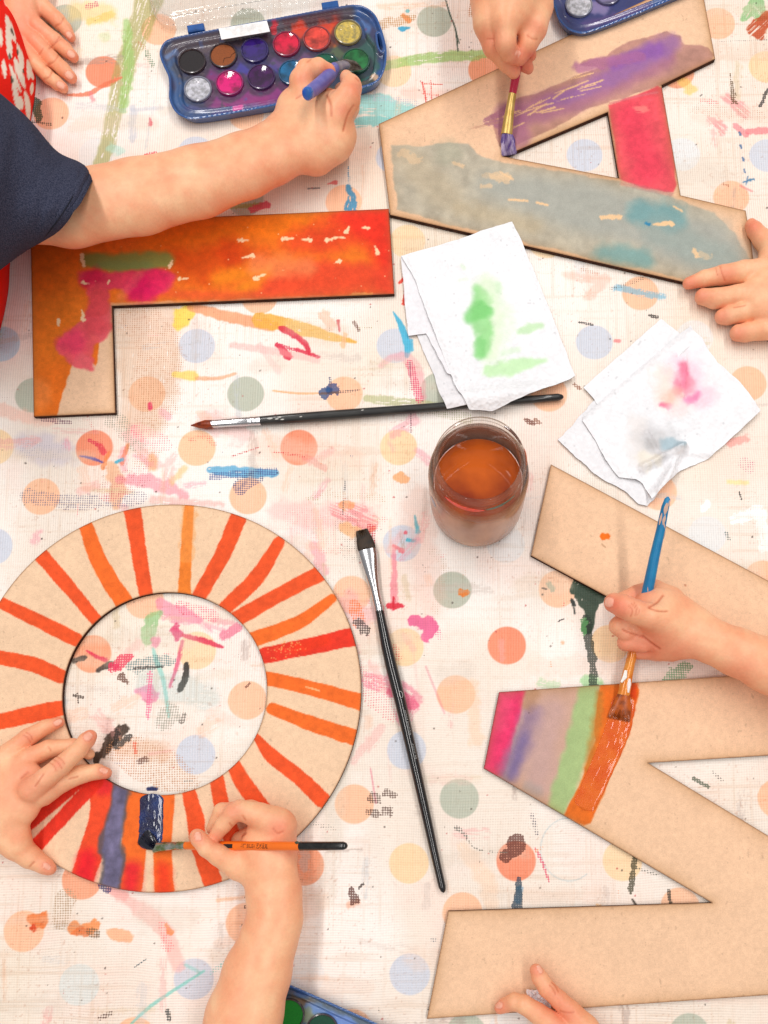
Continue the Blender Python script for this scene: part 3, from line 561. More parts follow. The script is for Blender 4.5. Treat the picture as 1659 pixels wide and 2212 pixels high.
# ------------------------------------------------------------------ laser cut fibreboard letters
MDF = np.array(C8(237, 196, 161)); BURN = np.array(C8(196, 136, 76))
M_board = attr_mat('fibreboard', rough=0.75, spec=0.2, speck=0.13, sscale=900, bump=(900, 0.12, 0.0003))
M_edge = mat('burnt_edge', (62, 34, 22), .8, spec=.2, var=.3, vscale=300)
def board(name, outers, holes, zb, thick, paint, burn=9, burn_amt=.75, step=0.00105, world_poly=False, base=MDF):
    """outline given on the photograph; its top face lies at zb+thick"""
    zt = zb + thick
    if not world_poly:
        out = np.array([W(p[0], p[1], zt)[:2] for p in outers]); hs = [np.array([W(p[0], p[1], zt)[:2] for p in h]) for h in holes]
    else: out = np.asarray(outers); hs = [np.asarray(h) for h in holes]
    loops = []
    for P in [out] + hs:
        Q = []
        for i in range(len(P)):
            a = P[i]; b = P[(i + 1) % len(P)]; n = max(1, int(np.hypot(*(b - a)) / step / 1.1))
            for k in range(n): Q.append(a + (b - a) * k / n)
        loops.append(np.array(Q))
    lo = out.min(0); hi = out.max(0)
    gx, gy = np.meshgrid(np.arange(lo[0] + step / 2, hi[0], step), np.arange(lo[1] + step / 2, hi[1], step * 0.9))
    gx = gx + (np.arange(gx.shape[0]) % 2)[:, None] * step / 2
    gx = gx.ravel(); gy = gy.ravel()
    d = sdpoly(gx, gy, out)
    for h in hs: d = np.maximum(d, -sdpoly(gx, gy, h))
    # keep only what the picture or a neighbouring view could show at full density
    keep = d < -step * 0.6
    gx = gx[keep]; gy = gy[keep]
    bp = np.vstack(loops); V = np.vstack([bp, np.stack([gx, gy], 1)])
    edges = []; o = 0
    for L_ in loops: n = len(L_); edges += [(o + k, o + (k + 1) % n) for k in range(n)]; o += n
    vo, eo, fo, ov, oe, of = delaunay_2d_cdt([Vector((a * 100, b * 100)) for a, b in V], edges, [], 0, 1e-6)
    V2 = np.array([(a[0] / 100, a[1] / 100) for a in vo]); T = np.array([f[:3] for f in fo if len(f) == 3])
    c = V2[T].mean(1); dd = sdpoly(c[:, 0], c[:, 1], out)
    for h in hs: dd = np.maximum(dd, -sdpoly(c[:, 0], c[:, 1], h))
    T = T[dd < 0]
    # make triangles face up
    A = V2[T]; cr = (A[:, 1, 0] - A[:, 0, 0]) * (A[:, 2, 1] - A[:, 0, 1]) - (A[:, 1, 1] - A[:, 0, 1]) * (A[:, 2, 0] - A[:, 0, 0])
    T[cr < 0] = T[cr < 0][:, ::-1]
    cv = Canvas(V2[:, 0], V2[:, 1], base)
    n = fbm(cv.x * 30, cv.y * 30, 5, 3)[:, None]; cv.col = cv.col * (0.98 + 0.045 * n) * (.965 + .07 * fbm(cv.x * 420, cv.y * 420, 15, 2)[:, None]); fl = (vnoise(cv.x * 700, cv.y * 250, 4) > .93)[:, None] * .1; cv.col = cv.col * (1 - fl * (vnoise(cv.x * 90, cv.y * 90, 6) > .5)[:, None])
    paint(cv)
    g1 = fbm(cv.x * 300, cv.y * 300, 61, 3)[:, None] - .5; g2 = fbm(cv.x * 60, cv.y * 60, 62, 3)[:, None] - .5; sat = (cv.col.max(1) - cv.col.min(1))[:, None]; amt_ = np.clip((sat - .3) * 3, .25, 1) * (burn_amt > 0); cv.col = cv.col * (1 + (.16 * g1 + .05 * g2) * amt_)
    db = -sdpoly(cv.x, cv.y, out)
    for h in hs: db = np.minimum(db, sdpoly(cv.x, cv.y, h))
    bw = burn / 2500.0 * (0.6 + 1.0 * fbm(cv.x * 45, cv.y * 45, 9, 3)); bm = (np.exp(-db / bw * 1.6) * burn_amt)[:, None]
    cv.col = cv.col * (1 - bm) + (cv.col * 0.35 + BURN * 0.5) * bm
    e = (sstep(0.0011, 0.0002, db) * (.5 if burn_amt > 0 else 0))[:, None]; cv.col = cv.col * (1 - e) + np.array(C8(90, 50, 30)) * e
    top = np.column_stack([V2, np.full(len(V2), zt)])
    # walls
    verts = [top]; faces = [tuple(t) for t in T]; fm = [0] * len(T); base_n = len(top); cols = [cv.rgba()]
    for L_ in [out] + hs:
        n = len(L_); area = 0.5 * np.sum(L_[:, 0] * np.roll(L_[:, 1], -1) - np.roll(L_[:, 0], -1) * L_[:, 1])
        verts.append(np.column_stack([L_, np.full(n, zt)])); verts.append(np.column_stack([L_, np.full(n, zb)]))
        for k in range(n):
            j = (k + 1) % n; q = (base_n + k, base_n + n + k, base_n + n + j, base_n + j); faces.append(q if area > 0 else q[::-1]); fm.append(1)
        base_n += 2 * n; cols.append(np.ones((2 * n, 4)) * np.array([.1, .05, .03, 1]))
    return raw_mesh(name, np.vstack(verts), faces, None, None, False, [M_board, M_edge], fm, {'col': np.vstack(cols)})

TZ = 0.003
def sk(cv, pts, w, c, op=.95, **k):
    k.setdefault('soft', 2.2); k.setdefault('rough', .11); k.setdefault('z', TZ + .001); cv.stroke(pts, w, c, op, **k)
# ---- the orange L
def paint_L(cv):
    z = TZ + .001
    P = lambda pts, c, **k: cv.poly(pts, c, z=z, **k)
    P([(70, 480), (845, 445), (860, 640), (250, 668), (242, 880), (60, 900)], (228, 132, 62), op=.0)
    P([(60, 475), (845, 445), (862, 632), (240, 655), (225, 690), (206, 790), (172, 752), (160, 770), (145, 820), (122, 905), (60, 910)], (234, 112, 28), op=.97, soft=3, rough=5)
    cv.blob((90, 700), 90, (238, 132, 40), .55, 60, .4, z=z); cv.blob((78, 850), 34, (238, 138, 70), .6, 30, .4, z=z)
    cv.stroke([(330, 505), (480, 490), (640, 480)], 70, (240, 122, 22), .8, 46, .3, z=z)
    cv.stroke([(790, 465), (840, 520), (850, 620)], [120, 90, 60], (230, 44, 32), .9, 50, .4, z=z)
    cv.stroke([(560, 620), (700, 600), (840, 610)], [50, 90, 60], (226, 68, 42), .85, 40, .4, z=z)
    cv.stroke([(640, 520), (740, 510)], 60, (224, 66, 34), .7, 44, .5, z=z); cv.blob((700, 500), 40, (214, 56, 28), .4, 40, .5, z=z)
    cv.stroke([(380, 560), (440, 575), (560, 560)], [50, 90, 50], (206, 70, 12), .75, 50, .5, z=z); cv.blob((500, 540), 34, (210, 62, 14), .7, 36, .5, z=z)
    cv.stroke([(470, 600), (560, 590), (520, 625)], [30, 50, 30], (236, 136, 26), .8, 34, .5, z=z); cv.stroke([(560, 570), (660, 575)], [50, 40], (240, 132, 78), .75, 34, .5, z=z)
    cv.stroke([(330, 630), (520, 640), (800, 622)], 24, (228, 80, 44), .6, 18, .5, z=z)
    cv.stroke([(190, 562), (268, 566), (355, 560)], [34, 46, 40], (132, 142, 72), .93, 16, .35, z=z); cv.stroke([(215, 570), (320, 572)], 20, (122, 142, 84), .6, 14, .5, z=z)
    cv.stroke([(188, 600), (250, 606), (340, 606), (372, 596)], [40, 44, 52, 20], (222, 60, 96), .92, 14, .4, z=z)
    cv.blob((310, 628), 36, (218, 22, 92), .93, 26, .4, z=z); cv.blob((345, 602), 26, (222, 34, 90), .8, 24, .4, z=z); cv.blob((200, 602), 24, (216, 30, 80), .7, 18, .5, z=z)
    cv.stroke([(210, 630), (212, 700), (222, 660)], [50, 60, 40], (226, 74, 92), .9, 14, .4, z=z)
    P([(178, 690), (236, 680), (232, 730), (205, 745), (198, 800), (170, 795), (122, 765), (124, 730)], (234, 92, 104), op=.92, soft=8, rough=9, freq=120)
    cv.blob((158, 736), 30, (236, 66, 104), .85, 30, .5, z=z); cv.blob((212, 700), 26, (222, 74, 84), .6, 22, .5, z=z)
    cv.stroke([(300, 595), (260, 640)], 20, (240, 134, 110), .35, 14, .5, z=z)
    bare = (246, 214, 172)
    for a in [[(176, 550), (180, 570), (184, 578)], [(178, 610), (192, 612)], [(176, 668), (180, 690)], [(366, 575), (372, 562)], [(385, 602), (405, 600)], [(522, 556), (545, 551)], [(519, 518), (536, 518)],
              [(610, 515), (634, 514)], [(650, 516), (670, 517)], [(705, 518), (725, 512), (744, 513)], [(748, 500), (754, 488)], [(782, 491), (794, 490)], [(810, 530), (816, 546)], [(722, 568), (734, 562)], [(552, 600), (572, 592)], [(232, 612), (235, 606)], [(125, 690), (126, 702)]]:
        cv.stroke(a, [2, 9] if rng.uniform() > .5 else [9, 3], bare, .95, 2, 1.3, z=z, lump=0, freq=.8)
    for k in range(34):
        u = rng.uniform(180, 850); v = rng.uniform(480, 640); cv.stroke([(u, v)], rng.uniform(1.2, 2.4), (250, 214, 160), .8, 1.5, .4, z=z)
    cv.stroke([(760, 636), (800, 634)], 8, (242, 160, 90), .8, 3, .9, z=z); cv.stroke([(240, 655), (400, 650)], 5, (240, 150, 90), .7, 4, .9, z=z)
Lo = board('letter', [(66, 486), (840, 451), (852, 635), (242, 661), (249, 892), (73, 900)], [], .0, .0034, paint_L, burn=10)
tag(Lo, 'wooden letter L painted orange and red with pink and green patches, below the navy sleeve', 'wooden letter')
# ---- the A
def paint_A(cv):
    z = TZ + .001; P = lambda pts, c, **k: cv.poly(pts, c, z=z, **k)
    P([(845, 312), (900, 314), (985, 306), (1010, 312), (1040, 335), (1090, 350), (1340, 390), (1340, 400), (1420, 415), (1480, 432), (1540, 460), (1585, 500), (1622, 560), (1640, 650), (1480, 606), (1400, 580), (1320, 570), (1230, 545), (1160, 528), (1050, 503), (950, 478), (860, 450), (850, 380)],
      (180, 173, 155), op=.95, soft=5, rough=6, lump=.03)
    cv.stroke([(1060, 400), (1250, 440), (1500, 520), (1600, 580)], [60, 110, 130, 60], (166, 168, 160), .8, 60, .3, z=z); cv.stroke([(880, 340), (960, 420)], 70, (186, 168, 138), .45, 50, .4, z=z)
    cv.stroke([(1390, 460), (1450, 470)], 60, (108, 158, 162), .75, 40, .6, z=z); cv.stroke([(1310, 545), (1390, 560)], 46, (120, 164, 162), .8, 34, .5, z=z)
    cv.stroke([(1000, 450), (1150, 490)], 40, (190, 168, 132), .4, 34, .5, z=z); cv.stroke([(1430, 500), (1560, 560)], 70, (150, 164, 158), .6, 40, .4, z=z); cv.blob((965, 325), 30, (160, 160, 138), .4, 26, .5, z=z)
    bare = (244, 200, 152)
    for a, w, o in [([(1066, 380), (1092, 384)], 22, .5), ([(1045, 378), (1100, 384)], 12, .3), ([(1100, 430), (1140, 433)], 5, .9), ([(1160, 436), (1182, 442)], 5, .95), ([(1300, 468), (1340, 468)], 10, .9), ([(1412, 484), (1450, 481)], [4, 14], .95),
                    ([(1456, 445), (1474, 455)], 4, .9), ([(1500, 540), (1506, 552)], 10, .8), ([(1515, 548), (1530, 552)], 14, .4), ([(980, 350), (1000, 358)], 8, .5), ([(1040, 402), (1060, 400)], 10, .5), ([(1080, 370), (1108, 386)], 5, .6), ([(900, 345), (870, 330)], 20, .35)]:
        cv.stroke(a, w, bare, o, 3, .9, z=z, lump=0)
    cv.stroke([(1397, 482), (1403, 484)], 7, (50, 130, 170), .95, 3, .8, z=z)
    # purple leg
    P([(1062, 250), (1105, 218), (1180, 190), (1290, 145), (1245, 140), (1262, 128), (1310, 118), (1345, 92), (1385, 84), (1440, 66), (1470, 78), (1480, 94), (1530, 98), (1545, 118), (1530, 138), (1430, 185), (1330, 215), (1275, 232), (1220, 262), (1140, 300), (1095, 322), (1078, 316)],
      (186, 136, 124), op=.94, soft=3, rough=6, lump=.03)
    cv.stroke([(1100, 250), (1230, 215), (1330, 170), (1420, 120)], [60, 60, 60, 70], (168, 110, 138), .8, 30, .3, z=z)
    cv.stroke([(1110, 250), (1120, 300)], 50, (166, 104, 136), .7, 26, .5, z=z); cv.stroke([(1190, 220), (1290, 180), (1380, 130), (1450, 92)], [26, 36, 54, 44], (152, 106, 164), .75, 26, .4, z=z); cv.stroke([(1330, 135), (1420, 105)], 30, (140, 88, 168), .7, 20, .5, z=z)
    cv.stroke([(1250, 145), (1380, 120)], 26, (170, 104, 148), .7, 10, .5, z=z, dry=.2)
    for k in range(26):
        t = rng.uniform(0, 1); u = 1065 + 200 * t + rng.normal(0, 6); v = 268 - 85 * t + rng.normal(0, 13)
        cv.stroke([(u, v), (u + rng.uniform(18, 50), v - rng.uniform(8, 20))], rng.uniform(1.6, 4), (240, 196, 140), .85, 1.6, .8, z=z, dry=.3)
    cv.stroke([(1052, 262), (1075, 258), (1090, 300)], [16, 24, 20], (166, 108, 130), .75, 3, .9, z=z, dry=.38); cv.stroke([(1020, 275), (1070, 262)], [4, 14], (190, 140, 120), .5, 3, .9, z=z, dry=.5)
    # crossbar
    P([(1316, 226), (1420, 184), (1432, 190), (1464, 398), (1455, 414), (1398, 406), (1338, 388)], (232, 78, 92), op=.96, soft=5, rough=4, lump=.03)
    cv.stroke([(1360, 250), (1390, 330), (1400, 370)], 60, (226, 56, 84), .55, 40, .4, z=z); cv.stroke([(1378, 235), (1392, 234)], 16, (246, 140, 130), .7, 8, .8, z=z, dry=.3); cv.stroke([(1318, 222), (1380, 206), (1420, 198)], 5, (214, 110, 120), .7, 3, .6, z=z); cv.stroke([(1345, 395), (1450, 418)], 10, (170, 110, 110), .5, 8, .5, z=z)
Ao = board('letter', [(818, 268), (1511, -54), (1545, 127), (1429, 184), (1470, 422), (1611, 455), (1641, 647), (1467, 607), (843, 464)], [[(1087, 338), (1313, 242), (1337, 385)]], .0, .0034, paint_A, burn=14, burn_amt=.85)
tag(Ao, 'wooden letter A with a purple leg, a pink crossbar and a grey blue leg', 'wooden letter')
# ---- plain plank of another letter
def paint_K(cv):
    z = TZ + .001
    cv.stroke([(1302, 1159), (1312, 1158)], [15, 13], (232, 108, 24), .97, 2, .4, z=z); cv.stroke([(1300, 1175), (1308, 1182)], 3, (150, 110, 80), .6, 2, .5, z=z); cv.stroke([(1481, 1264)], 5, (190, 120, 90), .8, 2, .5, z=z)
Ko = board('letter', [(1190, 1003), (1720, 1287), (1625, 1457), (1147, 1200)], [], .0, .0034, paint_K, burn=12, burn_amt=.55)
tag(Ko, 'bare wooden letter piece with one small orange dab, lying below the pink stained paper towel', 'wooden letter')
# ---- the N
def paint_N(cv):
    z = TZ + .001; P = lambda pts, c, **k: cv.poly(pts, c, z=z, **k)
    P([(1130, 1480), (1215, 1470), (1320, 1470), (1250, 1600), (1215, 1740), (1180, 1750), (1060, 1690)], (202, 162, 144), op=.92, soft=14, rough=8)
    P([(1070, 1480), (1138, 1480), (1122, 1550), (1104, 1620), (1088, 1680), (1030, 1670)], (230, 52, 104), op=.97, soft=9, rough=5)
    cv.stroke([(1090, 1500), (1080, 1560)], 40, (236, 84, 120), .5, 26, .5, z=z)
    cv.stroke([(1150, 1545), (1128, 1610), (1100, 1670)], [46, 46, 44], (146, 120, 146), .85, 30, .4, z=z); cv.stroke([(1135, 1590), (1105, 1675)], 20, (112, 98, 150), .6, 20, .5, z=z); cv.stroke([(1152, 1500), (1140, 1520)], 30, (176, 130, 96), .6, 24, .5, z=z)
    cv.stroke([(1190, 1540), (1170, 1620), (1160, 1690)], 60, (192, 158, 156), .6, 40, .4, z=z); cv.stroke([(1140, 1700), (1160, 1710)], 24, (160, 160, 160), .4, 20, .5, z=z)
    cv.stroke([(1275, 1475), (1262, 1560), (1240, 1640), (1205, 1745)], [46, 56, 56, 40], (164, 190, 128), .94, 14, .3, z=z)
    P([(1298, 1478), (1370, 1474), (1382, 1490), (1360, 1580), (1325, 1660), (1302, 1720), (1276, 1778), (1262, 1786), (1218, 1762), (1228, 1740), (1252, 1700), (1285, 1600), (1284, 1570)], (228, 106, 28), op=.97, soft=4, rough=5)
    cv.stroke([(1296, 1500), (1290, 1560), (1268, 1660)], [16, 20, 12], (186, 124, 50), .7, 16, .5, z=z); cv.stroke([(1368, 1480), (1356, 1570), (1330, 1640)], [22, 14, 10], (214, 60, 14), .8, 8, .5, z=z)
    for k in range(25):
        u = rng.uniform(1560, 1700); v = rng.uniform(1480, 1600)
    cv.stroke([(1346, 1583), (1352, 1586)], 3, (60, 50, 50), .8, 1.5, .3, z=z); cv.stroke([(1142, 1539)], 3, (80, 60, 70), .7, 1.5, .3, z=z)
No = board('letter', [(1078, 1495), (2016, 1429), (1985, 1612), (1400, 1648), (1898, 1950), (1865, 2135), (922, 2201), (968, 1968), (1538, 1950), (1045, 1660)], [], .0, .0034, paint_N, burn=15, burn_amt=.6)
tag(No, 'large wooden letter N with pink, grey, green and orange stripes at one corner', 'wooden letter')
# ---- the ring
def fit(pts, z):
    P = np.array([W(a, b, z)[:2] for a, b in pts]); A = np.column_stack([2 * P, np.ones(len(P))]); s = np.linalg.lstsq(A, (P ** 2).sum(1), rcond=None)[0]
    return s[:2], math.sqrt(s[2] + s[0] ** 2 + s[1] ** 2)
zr = .0034
oc, orr = fit([(375, 1092), (783, 1435), (304, 1923), (0, 1286), (640, 1783), (640, 1187), (90, 1193), (770, 1600), (527, 1900), (120, 1180)], zr)
ic, irr = fit([(132, 1494), (363, 1287), (577, 1477), (355, 1708), (250, 1305), (532, 1363), (560, 1590), (470, 1683)], zr)
def paint_O(cv):
    z = zr; R_, O_ = (234, 80, 34), (240, 104, 34)
    R2 = (226, 48, 30); SK = lambda p, w, c, **k: sk(cv, p, [q * 1.16 for q in w], c, z=z, **k)
    SK([(92, 1203), (132, 1249), (170, 1294), (206, 1338)], [28, 26, 24, 22], R_); SK([(186, 1138), (210, 1204), (240, 1258), (268, 1300)], [26, 30, 32, 34], O_)
    SK([(286, 1100), (294, 1150), (302, 1205), (316, 1288)], [32, 30, 28, 26], R_); SK([(409, 1090), (402, 1192), (398, 1286)], [18, 21, 24], (236, 122, 38)); cv.stroke([(408, 1092), (404, 1200)], 34, (240, 160, 90), .4, 4, .5, z=z, dry=.3)
    SK([(513, 1122), (482, 1195), (430, 1289)], [32, 30, 28], R_); SK([(602, 1171), (554, 1248), (488, 1312)], [22, 30, 28], R_)
    SK([(690, 1239), (602, 1286), (512, 1336)], [30, 28, 30], R_); SK([(717, 1293), (644, 1345), (545, 1382)], [18, 26, 30], O_)
    SK([(769, 1374), (665, 1397), (572, 1416)], [36, 32, 30], R2); cv.stroke([(700, 1385), (640, 1400)], 24, (244, 60, 24), .5, 12, .5, z=z)
    SK([(576, 1465), (672, 1487), (780, 1517)], [26, 27, 32], O_); SK([(588, 1531), (672, 1563), (764, 1593)], [22, 28, 30], O_)
    SK([(553, 1590), (588, 1634), (640, 1674), (697, 1728)], [12, 28, 28, 30], R_); SK([(505, 1655), (530, 1698), (580, 1765)], [26, 32, 30], R_); SK([(468, 1680), (482, 1750), (520, 1860)], [26, 30, 36], R_)
    SK([(408, 1712), (422, 1770), (430, 1820), (458, 1900)], [26, 32, 32, 36], R_); SK([(364, 1712), (352, 1827), (355, 1921)], [24, 34, 36], O_); cv.stroke([(353, 1880), (355, 1925)], 34, (232, 50, 30), .7, 30, .3, z=z)
    SK([(296, 1705), (290, 1824), (280, 1922)], [44, 46, 44], O_); cv.stroke([(285, 1880), (281, 1922)], 40, (226, 30, 50), .8, 34, .3, z=z)
    SK([(224, 1692), (218, 1770), (196, 1840), (176, 1900)], [48, 46, 46, 44], (236, 72, 36)); cv.stroke([(190, 1860), (180, 1905)], 44, (226, 26, 44), .85, 36, .3, z=z); cv.stroke([(206, 1690), (226, 1700)], 40, (226, 36, 50), .7, 24, .3, z=z)
    cv.stroke([(262, 1696), (254, 1748), (240, 1824), (248, 1860), (234, 1916)], [40, 38, 50, 48, 46], (90, 84, 92), .9, 8, .3, z=z); cv.stroke([(262, 1696), (254, 1748), (240, 1824), (246, 1860), (236, 1916)], [28, 28, 38, 38, 34], (112, 106, 138), .95, 8, .3, z=z, lump=.06)
    SK([(208, 1690), (140, 1760), (70, 1836)], [26, 26, 26], R2); SK([(175, 1685), (100, 1748), (40, 1800)], [24, 24, 24], R2)
    SK([(-10, 1296), (83, 1341), (163, 1381)], [20, 26, 26], R_); SK([(-30, 1415), (69, 1435), (132, 1461)], [26, 28, 26], R_); SK([(-40, 1568), (60, 1545), (130, 1530)], [30, 32, 30], R_)
    for k in range(60):
        t = rng.uniform(0, 1); u = 590 + 60 * t + rng.normal(0, 8); v = 1408 - 12 * t + rng.normal(0, 10); cv.stroke([(u, v)], 2.4, (250, 170, 100), .8, 1.5, .4, z=z)
    cv.stroke([(660, 1484), (690, 1492)], 3, (250, 200, 150), .8, 1.5, .8, z=z)
a = np.linspace(0, 2 * math.pi, 150, endpoint=False)
Oo = board('letter', oc + orr * np.stack([np.cos(a), np.sin(a)], 1), [ic + irr * np.stack([np.cos(a), np.sin(a)], 1)], .0, .0034, paint_O, burn=3, burn_amt=.4, world_poly=True, base=np.array(C8(236, 200, 166)))
tag(Oo, 'round wooden letter O painted with orange and red rays and one grey blue stripe', 'wooden letter')
for b_ in (Lo, Ao, Ko, No, Oo): b_['group'] = 'wooden letters being painted on the table'
# ---- wet paint lying on the boards
def wet(name, pts, w, z, colr, parent, h=.0004, coat=1.0, bs=700, seed=3):
    P = catmull([W(p[0], p[1], z)[:2] for p in pts], 10); sc = mpp(*pts[0], z); n = len(P)
    w = np.interp(np.linspace(0, 1, n), np.linspace(0, 1, len(w)), w) * sc / 2
    T = np.gradient(P, axis=0); T /= np.linalg.norm(T, axis=1)[:, None]; Nn = np.stack([-T[:, 1], T[:, 0]], 1)
    m = 34; V = []; cl = np.cumsum(np.r_[0, np.hypot(*np.diff(P, axis=0).T)]); Lt = cl[-1]
    for i in range(n):
        endw = math.sqrt(max(0.0, 1 - max(0, 1 - min(cl[i], Lt - cl[i]) / (w[i] * .55)) ** 2)) if w[i] > 0 else 1
        for j in range(m):
            q = -1 + 2 * j / (m - 1); ed = 1 + .16 * (float(fbm(np.array([P[i][0] * 500 + (9 if q > 0 else 0)]), np.array([P[i][1] * 500]), seed, 3)[0]) - .5)
            xy = P[i] + Nn[i] * q * w[i] * ed * max(endw, .03)
            prof = max(0.0, 1 - abs(q) ** 5) * min(1, endw * 1.2)
            b = float(fbm(np.array([xy[0] * bs]), np.array([xy[1] * bs]), seed + 1, 2)[0])
            V.append((xy[0], xy[1], z + 0.00003 + h * prof * (.45 + .9 * b)))
    F_ = [(i * m + j, i * m + j + 1, (i + 1) * m + j + 1, (i + 1) * m + j) for i in range(n - 1) for j in range(m - 1)]
    V = np.array(V); nb = len(V); B = V.copy(); B[:, 2] = z - 0.0001
    e = MB(); F2 = [tuple(nb + k for k in f[::-1]) for f in F_]
    rim = []
    for i in range(n - 1): rim += [(i * m, (i + 1) * m, nb + (i + 1) * m, nb + i * m), ((i + 1) * m + m - 1, i * m + m - 1, nb + i * m + m - 1, nb + (i + 1) * m + m - 1)]
    for j in range(m - 1): rim += [(j + 1, j, nb + j, nb + j + 1), ((n - 1) * m + j, (n - 1) * m + j + 1, nb + (n - 1) * m + j + 1, nb + (n - 1) * m + j)]
    return raw_mesh(name, np.vstack([V, B]), F_ + F2 + rim, colr, parent)
wet('wet_paint', [(328, 1714), (327, 1760), (326, 1800), (322, 1836)], [50, 52, 52, 48], zr, mat('wet_blue_paint', (12, 18, 62), .3, spec=.5, coat=.7, c2=(14, 58, 128), vscale=60, bump=(620, .9, .0016)), Oo, bs=560)
wet('wet_paint', [(1351, 1500), (1336, 1570), (1308, 1640), (1258, 1750)], [50, 54, 52, 48], .0034, mat('wet_orange_paint', (228, 106, 26), .4, spec=.3, coat=.35, c2=(220, 88, 14), vscale=90, bump=(700, .8, .0014)), No, h=.0004, bs=620)
# ------------------------------------------------------------------ paint boxes
def closed(P, n=5):
    P = np.asarray(P, float); m = len(P); out = []
    for k in range(m):
        p0, p1, p2, p3 = P[(k - 1) % m], P[k], P[(k + 1) % m], P[(k + 2) % m]
        for j in range(n):
            f = j / n; out.append(0.5 * ((2 * p1) + (-p0 + p2) * f + (2 * p0 - 5 * p1 + 4 * p2 - p3) * f * f + (-p0 + 3 * p1 - 3 * p2 + p3) * f ** 3))
    return np.array(out)
def Z2(a, b): return ((450 + a * .4822) / 1.39, b * .3469)
TRZ = .0092
M_tray = attr_mat('blue_plastic', rough=.28, spec=.6, coat=.6, bump=(260, .3, .0006)); M_tray.node_tree.nodes['Principled BSDF'].inputs['Coat Roughness'].default_value = .1
M_blue = mat('blue_plastic_side', (34, 82, 148), .35, var=.2, vscale=60)
outl = closed([Z2(*p) for p in [(58, 330), (78, 268), (125, 235), (230, 210), (460, 166), (700, 122), (1160, 38), (1280, 24), (1350, 42), (1405, 90), (1440, 170), (1468, 270), (1474, 350), (1462, 425), (1425, 495), (1340, 538), (1100, 590), (800, 648), (500, 704), (280, 736), (200, 722), (148, 680), (118, 610), (118, 540), (112, 470), (80, 400)]])
inner = closed([Z2(*p) for p in [(150, 305), (200, 262), (300, 240), (470, 212), (700, 168), (1100, 90), (1260, 76), (1320, 120), (1350, 200), (1395, 270), (1400, 350), (1380, 440), (1310, 490), (1100, 535), (800, 590), (500, 640), (300, 662), (215, 640), (185, 580), (190, 500), (175, 430), (148, 370)]])
hole = closed([Z2(*p) for p in [(1416, 205), (1432, 215), (1446, 260), (1450, 300), (1440, 308), (1424, 275)]], 3)
org = W(*Z2(258, 370), TRZ)[:2]
WELLS = [((258, 370), (42, 38, 40), 'dry'), ((453, 333), (138, 74, 36), 'dry'), ((650, 300), (58, 34, 120), 'wet'), ((848, 262), (224, 22, 66), 'wet'), ((1038, 228), (240, 76, 62), 'wet'), ((1232, 190), (214, 186, 84), 'worn'),
         ((295, 543), (206, 206, 216), 'worn'), ((493, 505), (226, 20, 122), 'wet'), ((690, 468), (76, 20, 92), 'wet'), ((885, 440), (32, 110, 160), 'wet'), ((1090, 398), (18, 100, 74), 'wet'), ((1282, 368), (34, 122, 62), 'wet')]
